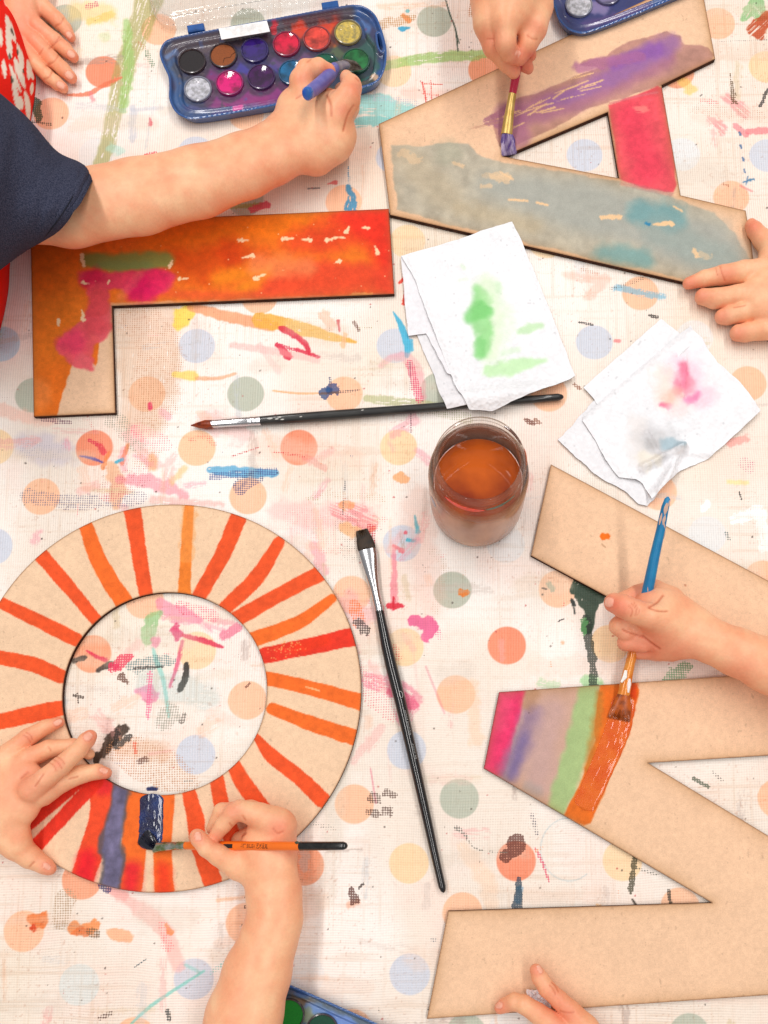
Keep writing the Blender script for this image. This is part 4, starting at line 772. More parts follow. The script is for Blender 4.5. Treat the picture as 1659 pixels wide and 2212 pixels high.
def tray_paint(kind):
    def f(cv):
        z = TRZ; S = lambda p, w, c, o=.8, sf=14, r=.5, **k: cv.stroke([Z2(*q) for q in p], w, c, o, sf, r, z=z, **k)
        n = fbm(cv.x * 120, cv.y * 120, 4, 4)[:, None]; cv.col = np.array(C8(36, 74, 132)) * (0.7 + .55 * n)
        if kind == 0:
            S([(240, 430), (700, 360), (1300, 260)], 118, (66, 56, 84), .75, 16, .3)
            S([(150, 330), (200, 260), (560, 190), (900, 140), (1200, 80)], 50, (92, 70, 70), .8, 18); S([(860, 110), (1150, 70)], 26, (84, 42, 50), .8)
            S([(250, 380), (420, 420)], 70, (70, 40, 60), .8, 26); S([(400, 420), (600, 390)], 50, (110, 30, 110), .85, 20); S([(420, 520), (640, 560), (800, 520)], 60, (150, 22, 110), .8, 26)
            S([(560, 380), (760, 370), (820, 420)], 44, (52, 54, 150), .85, 20); S([(760, 330), (900, 330), (960, 330)], 40, (112, 70, 110), .7, 20); S([(930, 170), (1000, 190), (1140, 140)], 44, (222, 60, 30), .9, 12)
            S([(1120, 220), (1150, 160)], 30, (226, 90, 24), .9, 10); S([(1130, 300), (1260, 300)], 40, (90, 110, 60), .7, 20); S([(1330, 220), (1370, 330), (1360, 440)], 34, (44, 92, 78), .8, 14)
            S([(1000, 540), (1300, 500)], 26, (90, 80, 50), .7, 14); S([(200, 600), (190, 480), (150, 380)], 40, (52, 90, 140), .8, 14); S([(240, 640), (420, 640)], 22, (70, 60, 110), .7, 10); S([(360, 600), (560, 610), (700, 590)], 24, (140, 30, 110), .8, 14)
            S([(400, 690), (620, 660)], 16, (70, 50, 110), .7, 8); S([(520, 655), (560, 648)], 12, (220, 60, 150), .9, 6); S([(100, 330), (150, 300)], 12, (110, 150, 210), .6, 8); S([(1280, 120), (1330, 150)], 30, (80, 120, 180), .8, 14)
            S([(1390, 455), (1400, 462)], 16, (210, 170, 140), .9, 4); S([(160, 400), (200, 440)], 24, (70, 70, 80), .7, 12); S([(1200, 470), (1300, 450)], 20, (40, 100, 70), .8, 10); S([(760, 160), (775, 130)], 12, (200, 30, 50), .9, 3)
            S([(1100, 560), (1380, 480)], 10, (80, 60, 30), .6, 8)
            for k_ in range(150): S([(rng.uniform(150, 1400), rng.uniform(60, 640))], rng.uniform(2, 10), [(30, 24, 40), (70, 90, 150), (120, 50, 90), (40, 60, 60), (150, 110, 90)][k_ % 5], .5, 3, 1.0)
            for wp, _c, _k in WELLS: S([wp], 74, (34, 26, 46), .55, 8, .25)
        elif kind == 1:
            S([(200, 600), (300, 640), (600, 600)], 90, (48, 42, 96), .7, 30); S([(230, 480), (420, 520)], 60, (80, 74, 130), .7, 22); S([(300, 660), (700, 640)], 26, (100, 70, 130), .6, 16)
            S([(380, 560), (420, 560)], 30, (170, 150, 190), .6, 12)
        else:
            S([(150, 330), (560, 190), (900, 130)], 44, (104, 112, 110), .7, 20); S([(240, 280), (300, 260)], 30, (120, 84, 50), .7, 12, .9); S([(330, 260), (420, 240)], 22, (96, 140, 210), .8, 10); S([(460, 230), (560, 215)], 26, (104, 140, 214), .85, 10)
            S([(200, 440), (600, 420)], 70, (24, 66, 50), .85, 22); S([(330, 300), (420, 330)], 26, (120, 130, 80), .7, 12, .8); S([(100, 330), (160, 270)], 40, (48, 66, 84), .8, 14)
    return f
def tray(kind, label, pans, org2=None, rot=0.0, tabs=((285, 172), (1122, 30))):
    t = thing('paint_box', (org[0], org[1], 0))
    b_ = board('tray', outl, [hole], .0, TRZ, tray_paint(kind), burn=3, burn_amt=0, step=.0009)
    b_.data.materials.clear(); b_.data.materials.append(M_tray); b_.data.materials.append(M_blue)
    me = b_.data; n = len(me.vertices); co = np.empty(n * 3, np.float32); me.vertices.foreach_get('co', co); co = co.reshape(-1, 3)
    x, y = co[:, 0].astype(float), co[:, 1].astype(float)
    OP = np.array([W(p[0], p[1], TRZ)[:2] for p in outl]); IP = np.array([W(p[0], p[1], TRZ)[:2] for p in inner]); HP = np.array([W(p[0], p[1], TRZ)[:2] for p in hole])
    d = -sdpoly(x, y, OP); d = np.minimum(d, sdpoly(x, y, HP)); di = sdpoly(x, y, IP)
    h = TRZ - .0035 * sstep(.0012, .004, d) + .0008 * np.exp(-((di - .001) / .0012) ** 2) * (d > .003)
    h = h - .0026 * sstep(.0, -.0016, di)
    top = co[:, 2] > TRZ - 1e-5
    co[:, 2] = np.where(top, h, co[:, 2])
    low = co[:, 2] < .001; cen = co[low].mean(0); co[low, :2] = cen[:2] + (co[low, :2] - cen[:2]) * np.array([.965, .93], np.float32)
    # round the rim
    co[:, 2] = np.where(top & (d < .0007), co[:, 2] - .0008 * (1 - d / .0007), co[:, 2])
    me.vertices.foreach_set('co', co.ravel()); me.polygons.foreach_set('use_smooth', np.ones(len(me.polygons), bool)); me.update()
    # dark rings of dried colour at the rim line
    ca = me.color_attributes['col']; cc = np.empty(n * 4, np.float32); ca.data.foreach_get('color', cc); cc = cc.reshape(-1, 4)
    rimm = (sstep(.0028, .0012, d) * .85)[:, None]; cc[:, :3] = cc[:, :3] * (1 - rimm) + lin(C8(36, 84, 150)) * rimm; ca.data.foreach_set('color', cc.ravel())
    adopt(t, b_)
    zf = TRZ - .0061
    for (wp, c, k), pc in zip(WELLS, pans):
        c = pc or c; q = W(*Z2(*wp), .006); R = .0115
        m = MB()   # ring round the well
        prof = [(R * 1.0, zf - .0005), (R * 1.12, zf + .0003), (R * 1.1, zf + .0018), (R * 1.02, zf + .002), (R * .98, zf + .0012), (R * .97, zf - .0005)]
        m.loft([((q[0], q[1], zz), (r, 0, 0), (0, r, 0)) for r, zz in prof], 40, (False, False))
        dark = tuple(int(v * .55 + s_ * .25) for v, s_ in zip(c, (60, 70, 120))) if k != 'dry' else (48, 36, 40)
        rim = m.build('well_rim', mat('well_rim', dark, .25, coat=.6, c2=tuple(min(255, int(v * .8 + 30)) for v in dark), vscale=500)); adopt(t, rim)
        m = MB(); hh = {'dry': .0012, 'wet': .0008, 'worn': .0008}[k]
        rr = np.linspace(0, 1, 14)[1:]
        secs = [((q[0], q[1], zf + hh + (.0008 * r * r if k == 'wet' else (.0007 * (r > .62) - .0002 if k == 'worn' else -.0002 * r ** 6))), (R * .975 * r, 0, 0), (0, R * .975 * r, 0)) for r in rr[::-1]]
        m.loft(secs, 40, (False, True))
        pm = {'dry': lambda: mat('dry_paint', c, .8, var=.12, vscale=900, bump=(700, .4, .0004)),
              'wet': lambda: mat('wet_paint_pan', c, .06, coat=1.0, spec=.6, c2=tuple(int(v * .62) for v in c), vscale=110, bump=(70, .22, .002)),
              'worn': lambda: mat('worn_paint_pan', c, .3, coat=.4, c2=tuple(int(v * .55 + 40) for v in c), vscale=260, bump=(400, .7, .001))}[k]()
        pan = m.build('paint_pan', pm); adopt(t, pan)
        if k == 'dry' and c[0] > 100:
            cr = MB(); pts = [Z2(535, 310), Z2(505, 330), Z2(500, 345), Z2(460, 352), Z2(452, 380)]
            for a_, b2 in zip(pts[:-1], pts[1:]):
                A = W(*a_, .006); B = W(*b2, .006); dv = (B - A) / np.linalg.norm(B - A); nn = np.array([-dv[1], dv[0], 0]) * .00022
                A[2] = B[2] = zf + hh + .0001; cr.add([A + nn, A - nn, B - nn, B + nn], [(0, 1, 2, 3)])
            adopt(t, cr.build('crack', mat('crack', (50, 24, 14), .9), smooth=False))
    for tb_ in tabs:
        q = W(*Z2(*tb_), .009); ang = math.radians(10.1); ux = np.array([math.cos(ang), math.sin(ang), 0]); uy = np.array([-math.sin(ang), math.cos(ang), 0])
        m = MB(); V_ = []
        for ex, ey, zz in [(.0078, .0034, .0045), (.0078, .0034, .0088), (.0070, .0027, .0096)]:
            for sx_, sy_ in ((-1, -1), (1, -1), (1, 1), (-1, 1)): V_.append(q * (1, 1, 0) + ux * ex * sx_ + uy * ey * sy_ + np.array([0, 0, zz]))
        m.add(V_, [(3, 2, 1, 0), (8, 9, 10, 11)] + [(r_ * 4 + k_, r_ * 4 + (k_ + 1) % 4, r_ * 4 + 4 + (k_ + 1) % 4, r_ * 4 + 4 + k_) for r_ in (0, 1) for k_ in range(4)]); adopt(t, m.build('hinge', M_blue, smooth=False))
    t['label'] = label; t['category'] = 'paint box'; t['group'] = 'blue boxes of watercolour paint'
    if org2 is not None: t.location = (org2[0], org2[1], 0)
    t.rotation_euler = (0, 0, rot); return t
T1 = tray(0, 'open blue paint box with twelve round pans, clear lid and violet brush dipping in', [None] * 12)
strip = board('label_strip', [Z2(428, 178), Z2(728, 128), Z2(748, 196), Z2(446, 246)], [], .0093, .0004, lambda cv: [cv.blob(Z2(rng.uniform(460, 720), rng.uniform(160, 210)), rng.uniform(3, 8), (226, 224, 222), .6, 4, .9, z=.0096) for _ in range(20)], burn=1, burn_amt=0, step=.0014, base=np.array(C8(250, 250, 250)))
strip.data.materials[1] = mat('paper_edge', (235, 235, 235), .8)
adopt(T1, strip)
def cap(i): return [None, None, None, None, None, None, (206, 206, 214), (120, 110, 150), None, None, None, None]
R2_ = math.radians(13); wv = W(*Z2(295, 543), .006)[:2] - org; wr = np.array([wv[0] * math.cos(R2_) - wv[1] * math.sin(R2_), wv[0] * math.sin(R2_) + wv[1] * math.cos(R2_)])
T2 = tray(1, 'corner of a dark blue paint box with white pan, behind the letter A', cap(0), W(1252, 1, .008)[:2] - wr, R2_)
T3 = tray(2, 'corner of a blue paint box with a green pan, peeking from below the painting arm', [(14, 120, 30), (20, 70, 50)] + [None] * 10, W(618, 2206, .008)[:2], math.radians(-35), tabs=())
def facing_fac(nt, lo, amt, pw):
    lw = nt.nodes.new('ShaderNodeLayerWeight'); lw.inputs[0].default_value = .5
    a = nt.nodes.new('ShaderNodeMath'); a.operation = 'POWER'; nt.links.new(lw.outputs['Facing'], a.inputs[0]); a.inputs[1].default_value = pw
    b_ = nt.nodes.new('ShaderNodeMath'); b_.operation = 'MULTIPLY_ADD'; nt.links.new(a.outputs[0], b_.inputs[0]); b_.inputs[1].default_value = amt; b_.inputs[2].default_value = lo; return b_
# clear lid lying open
def clear_mat():
    m, nt, b = nodes_of('clear_plastic'); nt.nodes.remove(b); out = nt.nodes['Material Output']
    tr = nt.nodes.new('ShaderNodeBsdfTransparent'); tr.inputs[0].default_value = (.975, .97, .96, 1); gl = nt.nodes.new('ShaderNodeBsdfGlossy'); gl.inputs['Roughness'].default_value = .08
    df = nt.nodes.new('ShaderNodeBsdfDiffuse'); df.inputs[0].default_value = (.85, .83, .8, 1)
    fr = facing_fac(nt, .06, .9, 3); mx = nt.nodes.new('ShaderNodeMixShader'); m2 = nt.nodes.new('ShaderNodeMixShader')
    n = nt.nodes.new('ShaderNodeTexNoise'); n.inputs['Scale'].default_value = 60; n.inputs['Detail'].default_value = 5; mr = nt.nodes.new('ShaderNodeMapRange'); mr.inputs[1].default_value = .45; mr.inputs[2].default_value = .8; mr.inputs[3].default_value = .14; mr.inputs[4].default_value = .42
    nt.links.new(n.outputs['Fac'], mr.inputs[0]); nt.links.new(mr.outputs[0], m2.inputs[0])
    nt.links.new(tr.outputs[0], m2.inputs[1]); nt.links.new(df.outputs[0], m2.inputs[2]); nt.links.new(fr.outputs[0], mx.inputs[0]); nt.links.new(m2.outputs[0], mx.inputs[1]); nt.links.new(gl.outputs[0], mx.inputs[2]); nt.links.new(mx.outputs[0], out.inputs[0])
    return m
M_clear = clear_mat()
lo_ = closed([(318, -90), (322, -20), (328, 20), (345, 46), (372, 56), (420, 50), (560, 25), (700, 1), (770, -14), (806, -44), (806, -100), (760, -190), (540, -170), (350, -140)])
lid = board('lid', lo_, [], .001, .0035, lambda cv: None, burn=1, burn_amt=0, step=.0014)
lid.data.materials.clear(); lid.data.materials.append(M_clear); lid.data.materials.append(M_clear)
me = lid.data; n = len(me.vertices); co = np.empty(n * 3, np.float32); me.vertices.foreach_get('co', co); co = co.reshape(-1, 3)
LP = np.array([W(p[0], p[1], .0045)[:2] for p in lo_]); d = -sdpoly(co[:, 0].astype(float), co[:, 1].astype(float), LP)
up = co[:, 2] > .004; co[:, 2] = np.where(up, .0045 + .0045 * sstep(.0012, .0028, d) - .002 * sstep(.0062, .0072, d) + .0014 * sstep(.0082, .0096, d) , co[:, 2])
me.vertices.foreach_set('co', co.ravel()); me.polygons.foreach_set('use_smooth', np.ones(len(me.polygons), bool)); me.update(); adopt(T1, lid)

# ------------------------------------------------------------------ glass jar of murky water
jc = W(1029, 1093, 0); JX, JY = jc[0], jc[1]
def lathe(name, prof, m_, n=72, parent=None, ang=None):
    m = MB(); m.loft([((JX, JY, z), (r, 0, 0), (0, r, 0)) for r, z in prof], n, (False, False)); return m.build(name, m_, parent)
jar = thing('glass_jar', (JX, JY, 0)); tag(jar, 'glass jar half filled with murky orange brown paint water', 'jar')
outer = [(.0005, .0012), (.033, .0008), (.0365, .003), (.0385, .0075), (.0390, .02), (.0392, .045), (.0390, .064), (.0382, .070), (.0362, .0745), (.0345, .0765), (.0342, .0785), (.0352, .0800), (.0354, .0812), (.0342, .0826), (.0342, .0842), (.0350, .0852), (.0350, .0862), (.0340, .0872), (.0338, .0895), (.0332, .0908), (.0322, .0913),
         (.0312, .0909), (.0306, .0896), (.0304, .087), (.0305, .079), (.0318, .0755), (.0345, .071), (.0358, .067), (.0362, .060), (.0362, .02), (.0356, .010), (.0335, .0065), (.025, .0050), (.0005, .0048)]
mg, nt, b = nodes_of('jar_glass')
b.inputs['Base Color'].default_value = (.97, .95, .92, 1); b.inputs['Roughness'].default_value = .03; b.inputs['IOR'].default_value = 1.45
out = nt.nodes['Material Output']; nt.nodes.remove(b)
gls = nt.nodes.new('ShaderNodeBsdfGlossy'); gls.inputs['Roughness'].default_value = .03
trn = nt.nodes.new('ShaderNodeBsdfTransparent'); trn.inputs[0].default_value = (.985, .98, .97, 1)
fr = facing_fac(nt, .035, .5, 4)
lw2 = facing_fac(nt, 0, 1, 2.2); tcr = nt.nodes.new('ShaderNodeValToRGB'); nt.links.new(lw2.outputs[0], tcr.inputs[0]); tcr.color_ramp.elements[0].color = (.99, .985, .975, 1); tcr.color_ramp.elements[1].color = (.62, .55, .48, 1); nt.links.new(tcr.outputs[0], trn.inputs[0])
mx0 = nt.nodes.new('ShaderNodeMixShader'); nt.links.new(fr.outputs[0], mx0.inputs[0]); nt.links.new(trn.outputs[0], mx0.inputs[1]); nt.links.new(gls.outputs[0], mx0.inputs[2])
df = nt.nodes.new('ShaderNodeBsdfDiffuse'); tc = nt.nodes.new('ShaderNodeTexCoord'); n1 = nt.nodes.new('ShaderNodeTexNoise'); n1.inputs['Scale'].default_value = 34; n1.inputs['Detail'].default_value = 5
mp = nt.nodes.new('ShaderNodeMapping'); mp.inputs['Scale'].default_value = (1, 1, .45); nt.links.new(tc.outputs['Object'], mp.inputs[0]); nt.links.new(mp.outputs[0], n1.inputs['Vector'])
cr = nt.nodes.new('ShaderNodeValToRGB'); nt.links.new(n1.outputs['Fac'], cr.inputs[0])
cr.color_ramp.elements[0].color = tuple(lin(C8(190, 128, 88))) + (1,); cr.color_ramp.elements[1].color = tuple(lin(C8(226, 192, 174))) + (1,); nt.links.new(cr.outputs[0], df.inputs[0])
mr = nt.nodes.new('ShaderNodeMapRange'); mr.inputs[1].default_value = .42; mr.inputs[2].default_value = .72; mr.inputs[3].default_value = .02; mr.inputs[4].default_value = .15; nt.links.new(n1.outputs['Fac'], mr.inputs[0])
mx = nt.nodes.new('ShaderNodeMixShader'); nt.links.new(mr.outputs[0], mx.inputs[0]); nt.links.new(mx0.outputs[0], mx.inputs[1]); nt.links.new(df.outputs[0], mx.inputs[2]); nt.links.new(mx.outputs[0], out.inputs[0])
adopt(jar, lathe('glass', outer, mg))
mw = mat('murky_water', (140, 46, 8), .03, coat=0, c2=(206, 94, 18), vscale=18, spec=.8)
mws = mat('murky_water_side', (206, 142, 96), .4, c2=(222, 164, 120), vscale=40)
m = MB(); m.loft([((JX, JY, z), (r, 0, 0), (0, r, 0)) for r, z in [(.025, .0052), (.0333, .0067), (.0354, .0105), (.03595, .02), (.03595, .0495), (.0358, .0502)]], 72, (True, False), 0)
m.loft([((JX, JY, z), (r, 0, 0), (0, r, 0)) for r, z in [(.0358, .0502), (.0350, .0499), (.030, .0498), (.01, .0498)]], 72, (False, True), 1)
adopt(jar, m.build('paint_water', [mws, mw]))
def refraction_mat():
    m, nt, b = nodes_of('refraction_shell'); N = nt.nodes.new; L = nt.links.new
    tc = N('ShaderNodeTexCoord'); mp = N('ShaderNodeMapping'); mp.inputs['Scale'].default_value = (1, 1, .5); L(tc.outputs['Object'], mp.inputs[0])
    n = N('ShaderNodeTexNoise'); n.inputs['Scale'].default_value = 38; n.inputs['Detail'].default_value = 5; L(mp.outputs[0], n.inputs['Vector'])
    r = N('ShaderNodeValToRGB'); L(n.outputs['Fac'], r.inputs[0]); r.color_ramp.elements[0].position = .34; r.color_ramp.elements[1].position = .66
    r.color_ramp.elements[0].color = tuple(lin(C8(160, 96, 54))) + (1,); r.color_ramp.elements[1].color = tuple(lin(C8(206, 150, 108))) + (1,)
    L(r.outputs[0], b.inputs['Base Color']); b.inputs['Roughness'].default_value = .25; b.inputs['Coat Weight'].default_value = .35; b.inputs['Coat Roughness'].default_value = .03
    sx = N('ShaderNodeSeparateXYZ'); L(tc.outputs['Object'], sx.inputs[0]); ad = N('ShaderNodeMath'); ad.operation = 'MULTIPLY_ADD'; L(n.outputs['Fac'], ad.inputs[0]); ad.inputs[1].default_value = .016; L(sx.outputs[2], ad.inputs[2])
    mr = N('ShaderNodeMapRange'); L(ad.outputs[0], mr.inputs[0]); mr.inputs[1].default_value = .066; mr.inputs[2].default_value = .082; mr.inputs[3].default_value = .94; mr.inputs[4].default_value = .25; L(mr.outputs[0], b.inputs['Alpha']); return m
adopt(jar, lathe('refraction_shell', [(.0362, .0022), (.0378, .0045), (.03885, .0076), (.03935, .02), (.03955, .045), (.03935, .064), (.0384, .0704), (.0374, .0727)], refraction_mat()))  # added outer shell, coloured like murky water refracted through the glass
def arc_smear(name, a0, a1, r, z0, z1, c, jit=.25):
    m = MB(); N_ = 26; V = []
    for i in range(N_):
        t = i / (N_ - 1); a = math.radians(a0 + (a1 - a0) * t); w_ = math.sin(math.pi * min(1, max(0, t))) ** .6; k = 1 + jit * (random.random() - .5)
        zc = (z0 + z1) / 2; hh = (z1 - z0) / 2 * w_ * k
        for s_ in (-1, 1): V.append((JX + r * math.cos(a), JY + r * math.sin(a), zc + s_ * hh))
        for s_ in (1, -1): V.append((JX + (r + .0003) * math.cos(a), JY + (r + .0003) * math.sin(a), zc + s_ * hh))
    f = []
    for i in range(N_ - 1):
        for j in range(4): f.append((i * 4 + j, i * 4 + (j + 1) % 4, (i + 1) * 4 + (j + 1) % 4, (i + 1) * 4 + j))
    m.add(V, f); adopt(jar, m.build(name, mat(name, c, .3, var=.25, vscale=400)))
arc_smear('paint_smear', 224, 276, .0358, .0775, .0832, (240, 58, 18)); arc_smear('paint_smear', 278, 318, .0358, .0795, .0830, (60, 90, 70)); arc_smear('paint_smear', 335, 372, .0355, .077, .081, (150, 110, 90))
arc_smear('paint_smear', 358, 380, .0356, .080, .0850, (240, 130, 90)); arc_smear('paint_smear', 25, 58, .0352, .0800, .0845, (120, 120, 130)); arc_smear('paint_smear', 198, 212, .0394, .046, .056, (150, 150, 160))

# ------------------------------------------------------------------ folded paper towels
def paper_material():
    m, nt, b = nodes_of('paper_towel'); N = nt.nodes.new; L = nt.links.new
    a = N('ShaderNodeAttribute'); a.attribute_name = 'col'; L(a.outputs['Color'], b.inputs['Base Color']); b.inputs['Roughness'].default_value = .9; b.inputs['Specular IOR Level'].default_value = .1
    tc = N('ShaderNodeTexCoord'); vo = N('ShaderNodeTexVoronoi'); vo.inputs['Scale'].default_value = 300; n = N('ShaderNodeTexNoise'); n.inputs['Scale'].default_value = 90; n.inputs['Detail'].default_value = 2
    nz = N('ShaderNodeTexNoise'); nz.inputs['Scale'].default_value = 40; ad = N('ShaderNodeVectorMath'); ad.operation = 'MULTIPLY_ADD'; ad.inputs[1].default_value = (.004, .004, .004); L(tc.outputs['Object'], nz.inputs['Vector']); L(nz.outputs['Color'], ad.inputs[0]); L(tc.outputs['Object'], ad.inputs[2])
    L(ad.outputs[0], vo.inputs['Vector']); L(tc.outputs['Object'], n.inputs['Vector'])
    mm = N('ShaderNodeMath'); mm.operation = 'ADD'; L(vo.outputs['Distance'], mm.inputs[0]); L(n.outputs['Fac'], mm.inputs[1])
    bp = N('ShaderNodeBump'); bp.inputs['Strength'].default_value = .42; bp.inputs['Distance'].default_value = .0018; L(mm.outputs[0], bp.inputs['Height']); L(bp.outputs[0], b.inputs['Normal']); return m
M_paper = paper_material(); M_pedge = mat('paper_towel_edge', (246, 245, 246), .9)
def sheet(name, pts, z, zf, paint=lambda cv: None, rag=.7, parent=None, base=(239, 239, 242), thick=.0005, step=.0016):
    P = np.array(pts, float); Q = []
    for i in range(len(P)):
        a_ = P[i]; b2 = P[(i + 1) % len(P)]; n = max(2, int(np.hypot(*(b2 - a_)) / 7))
        for k in range(n):
            q = a_ + (b2 - a_) * k / n; nn = np.array([-(b2 - a_)[1], (b2 - a_)[0]]) / np.hypot(*(b2 - a_))
            q = q + nn * (float(fbm(np.array([q[0] * .07]), np.array([q[1] * .07]), 8, 3)[0]) - .5) * rag * 4 * (k > 0); Q.append(q)
    o = board(name, Q, [], z, thick, paint, burn=1, burn_amt=0, step=step, base=np.array(base) / 255)
    o.data.materials.clear(); o.data.materials.append(M_paper); o.data.materials.append(M_pedge)
    me = o.data; n = len(me.vertices); co = np.empty(n * 3, np.float32); me.vertices.foreach_get('co', co); co = co.reshape(-1, 3)
    x, y = co[:, 0].astype(float), co[:, 1].astype(float)
    OP = np.array([W(p[0], p[1], z)[:2] for p in pts]); d = np.maximum(-sdpoly(x, y, OP), 0)
    co[:, 2] += zf(x, y, d); me.vertices.foreach_set('co', co.ravel()); me.polygons.foreach_set('use_smooth', np.ones(len(me.polygons), bool)); me.update()
    for c_ in me.color_attributes: pass
    if parent is not None: adopt(parent, o)
    return o
ba, bb = W(412, 919, 4)[:2] * 0, None
def line_bump(A, B, hgt, wd):
    A = W(*A)[:2]; B = W(*B)[:2]; e = B - A
    def f(x, y):
        t = np.clip(((x - A[0]) * e[0] + (y - A[1]) * e[1]) / (e @ e), -.2, 1.2); dd = np.hypot(x - A[0] - t * e[0], y - A[1] - t * e[1]); return hgt * np.exp(-(dd / wd) ** 2)
    return f
br_b = line_bump((820, 888), (1217, 857), .0085, .011)
ab_b = lambda x, y: .0034 * sstep(-.004, .004, -sdpoly(x, y, np.array([W(*p)[:2] for p in [(843, 470), (1467, 613), (1500, 300), (850, 300)]])))
wav = lambda x, y, s, a, f=22: a * (fbm(x * f, y * f, s, 3) - .5) * 2
def Q3(a, b_): return ((1106 + a * .4219) / 1.39, (600 + b_ * .4219) / 1.39)
n1t = thing('paper_towel', tuple(W(1050, 700, 0))); tag(n1t, 'folded white paper towel with a green paint stain, overlapping the letter A', 'paper towel', 'white paper towels on the table')
sheet('under_fold', [Q3(*p) for p in [(340, 950), (470, 930), (740, 1490), (715, 1484), (560, 1512), (510, 1400), (470, 1250), (415, 1130)]], .0004, lambda x, y, d: br_b(x, y) + wav(x, y, 3, .0008), parent=n1t, base=(232, 230, 233))
sheet('side_fold', [Q3(*p) for p in [(232, 398), (330, 420), (600, 960), (600, 1250), (560, 1235), (410, 948), (285, 966), (262, 760), (255, 640)]], .0022, lambda x, y, d: br_b(x, y) + wav(x, y, 4, .001), parent=n1t, base=(236, 234, 238))
def paint_n1(cv):
    z = .006; S = lambda p, w, c, o=.8, sf=16, r=.6, **k: cv.stroke([Q3(*q) for q in p], w, c, o, sf, r, z=z, **k)
    S([(850, 620), (880, 760), (900, 900), (880, 1080)], [50, 66, 70, 50], (222, 240, 206), .8, 34)
    S([(770, 640), (800, 740), (800, 860), (840, 960), (810, 1090)], [22, 40, 46, 36, 26], (150, 216, 140), .85, 16); S([(720, 840), (800, 780), (860, 790)], [20, 40, 20], (128, 206, 122), .85, 16)
    S([(800, 1000), (790, 1090)], 22, (134, 208, 128), .7, 12); S([(1070, 940), (1140, 910), (1230, 890)], [8, 22, 12], (196, 232, 182), .8, 10); S([(860, 1210), (1000, 1190), (1260, 1140)], [26, 36, 12], (196, 236, 180), .85, 10, dry=.12)
    S([(665, 465), (680, 480)], 9, (216, 232, 208), .7, 6); S([(650, 570), (700, 560)], 8, (226, 236, 220), .6, 6); S([(920, 600), (930, 640)], 14, (206, 236, 196), .6, 10); S([(820, 660), (860, 700)], 20, (180, 224, 168), .6, 14); S([(1060, 1060), (960, 1090)], 14, (214, 238, 204), .6, 10)
sheet('top_fold', [Q3(*p) for p in [(235, 395), (1022, 156), (1060, 230), (1110, 330), (1180, 500), (1350, 920), (1472, 1250), (1420, 1290), (1300, 1350), (880, 1512), (718, 1504), (640, 1370), (400, 760), (330, 560)]], .0042,
      lambda x, y, d: br_b(x, y) + .6 * ab_b(x, y) + wav(x, y, 5, .0012) - .0012 * sstep(.006, .0, d), paint_n1, parent=n1t)
def Q5(a, b_): return ((1606 + a * .4219) / 1.39, (900 + b_ * .4219) / 1.39)
n2t = thing('paper_towel', tuple(W(1430, 900, 0))); tag(n2t, 'crumpled white paper towel with pink and grey stains, above the bare letter piece', 'paper towel', 'white paper towels on the table')
sheet('back_fold', [Q5(*p) for p in [(900, 135), (1032, 242), (1100, 330), (600, 800), (445, 748), (425, 712), (345, 625)]], .0012, lambda x, y, d: wav(x, y, 6, .0008), parent=n2t)
sheet('under_fold', [Q5(*p) for p in [(430, 712), (520, 760), (900, 1300), (862, 1400), (800, 1468), (738, 1455), (640, 1362), (520, 1300), (400, 1222), (270, 1100), (162, 996), (300, 850)]], .0006, lambda x, y, d: wav(x, y, 7, .0012), parent=n2t, base=(235, 234, 237), rag=2)
def paint_n2(cv):
    z = .006; S = lambda p, w, c, o=.8, sf=18, r=.7, **k: cv.stroke([Q5(*q) for q in p], w, c, o, sf, r, z=z, **k)
    S([(950, 560), (1000, 680)], 60, (252, 222, 210), .8, 40); S([(1080, 480), (1120, 600), (1160, 660)], 70, (250, 206, 220), .8, 44); S([(1060, 460), (1070, 560), (1040, 640)], [16, 30, 22], (240, 128, 158), .9, 18); S([(1100, 620), (1110, 580)], 24, (244, 150, 170), .7, 16)
    S([(1090, 710), (1140, 690), (1165, 655)], [14, 18, 10], (238, 138, 180), .85, 12); S([(905, 728), (960, 740)], [8, 14], (236, 122, 156), .9, 8); S([(1000, 650), (960, 700)], 26, (250, 190, 170), .6, 20); S([(1040, 760), (980, 770)], 26, (252, 226, 230), .6, 20)
    S([(770, 960), (870, 1010), (860, 1080)], [50, 76, 40], (206, 204, 206), .85, 34); S([(800, 1020), (900, 1000)], 30, (186, 184, 184), .6, 22); S([(960, 1010), (1030, 1020)], [30, 26], (168, 190, 200), .85, 16); S([(730, 870), (720, 1000), (760, 1130)], 40, (232, 226, 224), .7, 26)
    S([(800, 1170), (780, 1110), (860, 1130)], 26, (234, 226, 212), .8, 16); S([(360, 900), (400, 990)], 20, (240, 232, 236), .7, 12); S([(1200, 300), (1130, 380)], 30, (246, 238, 244), .8, 20)
fold1 = line_bump(Q5(450, 745), Q5(1110, 190), .002, .0025); fold2 = line_bump(Q5(800, 1190), Q5(1010, 1080), .007, .0035); fold3 = line_bump(Q5(1010, 1100), Q5(900, 1330), .006, .004); fold4 = line_bump(Q5(800, 980), Q5(870, 1100), .003, .003)
fold5 = line_bump(Q5(820, 1430), Q5(950, 1290), .006, .006); fold6 = line_bump(Q5(1010, 1090), Q5(1200, 1105), .0028, .003); fold7 = line_bump(Q5(1040, 660), Q5(1060, 450), .0025, .0025)
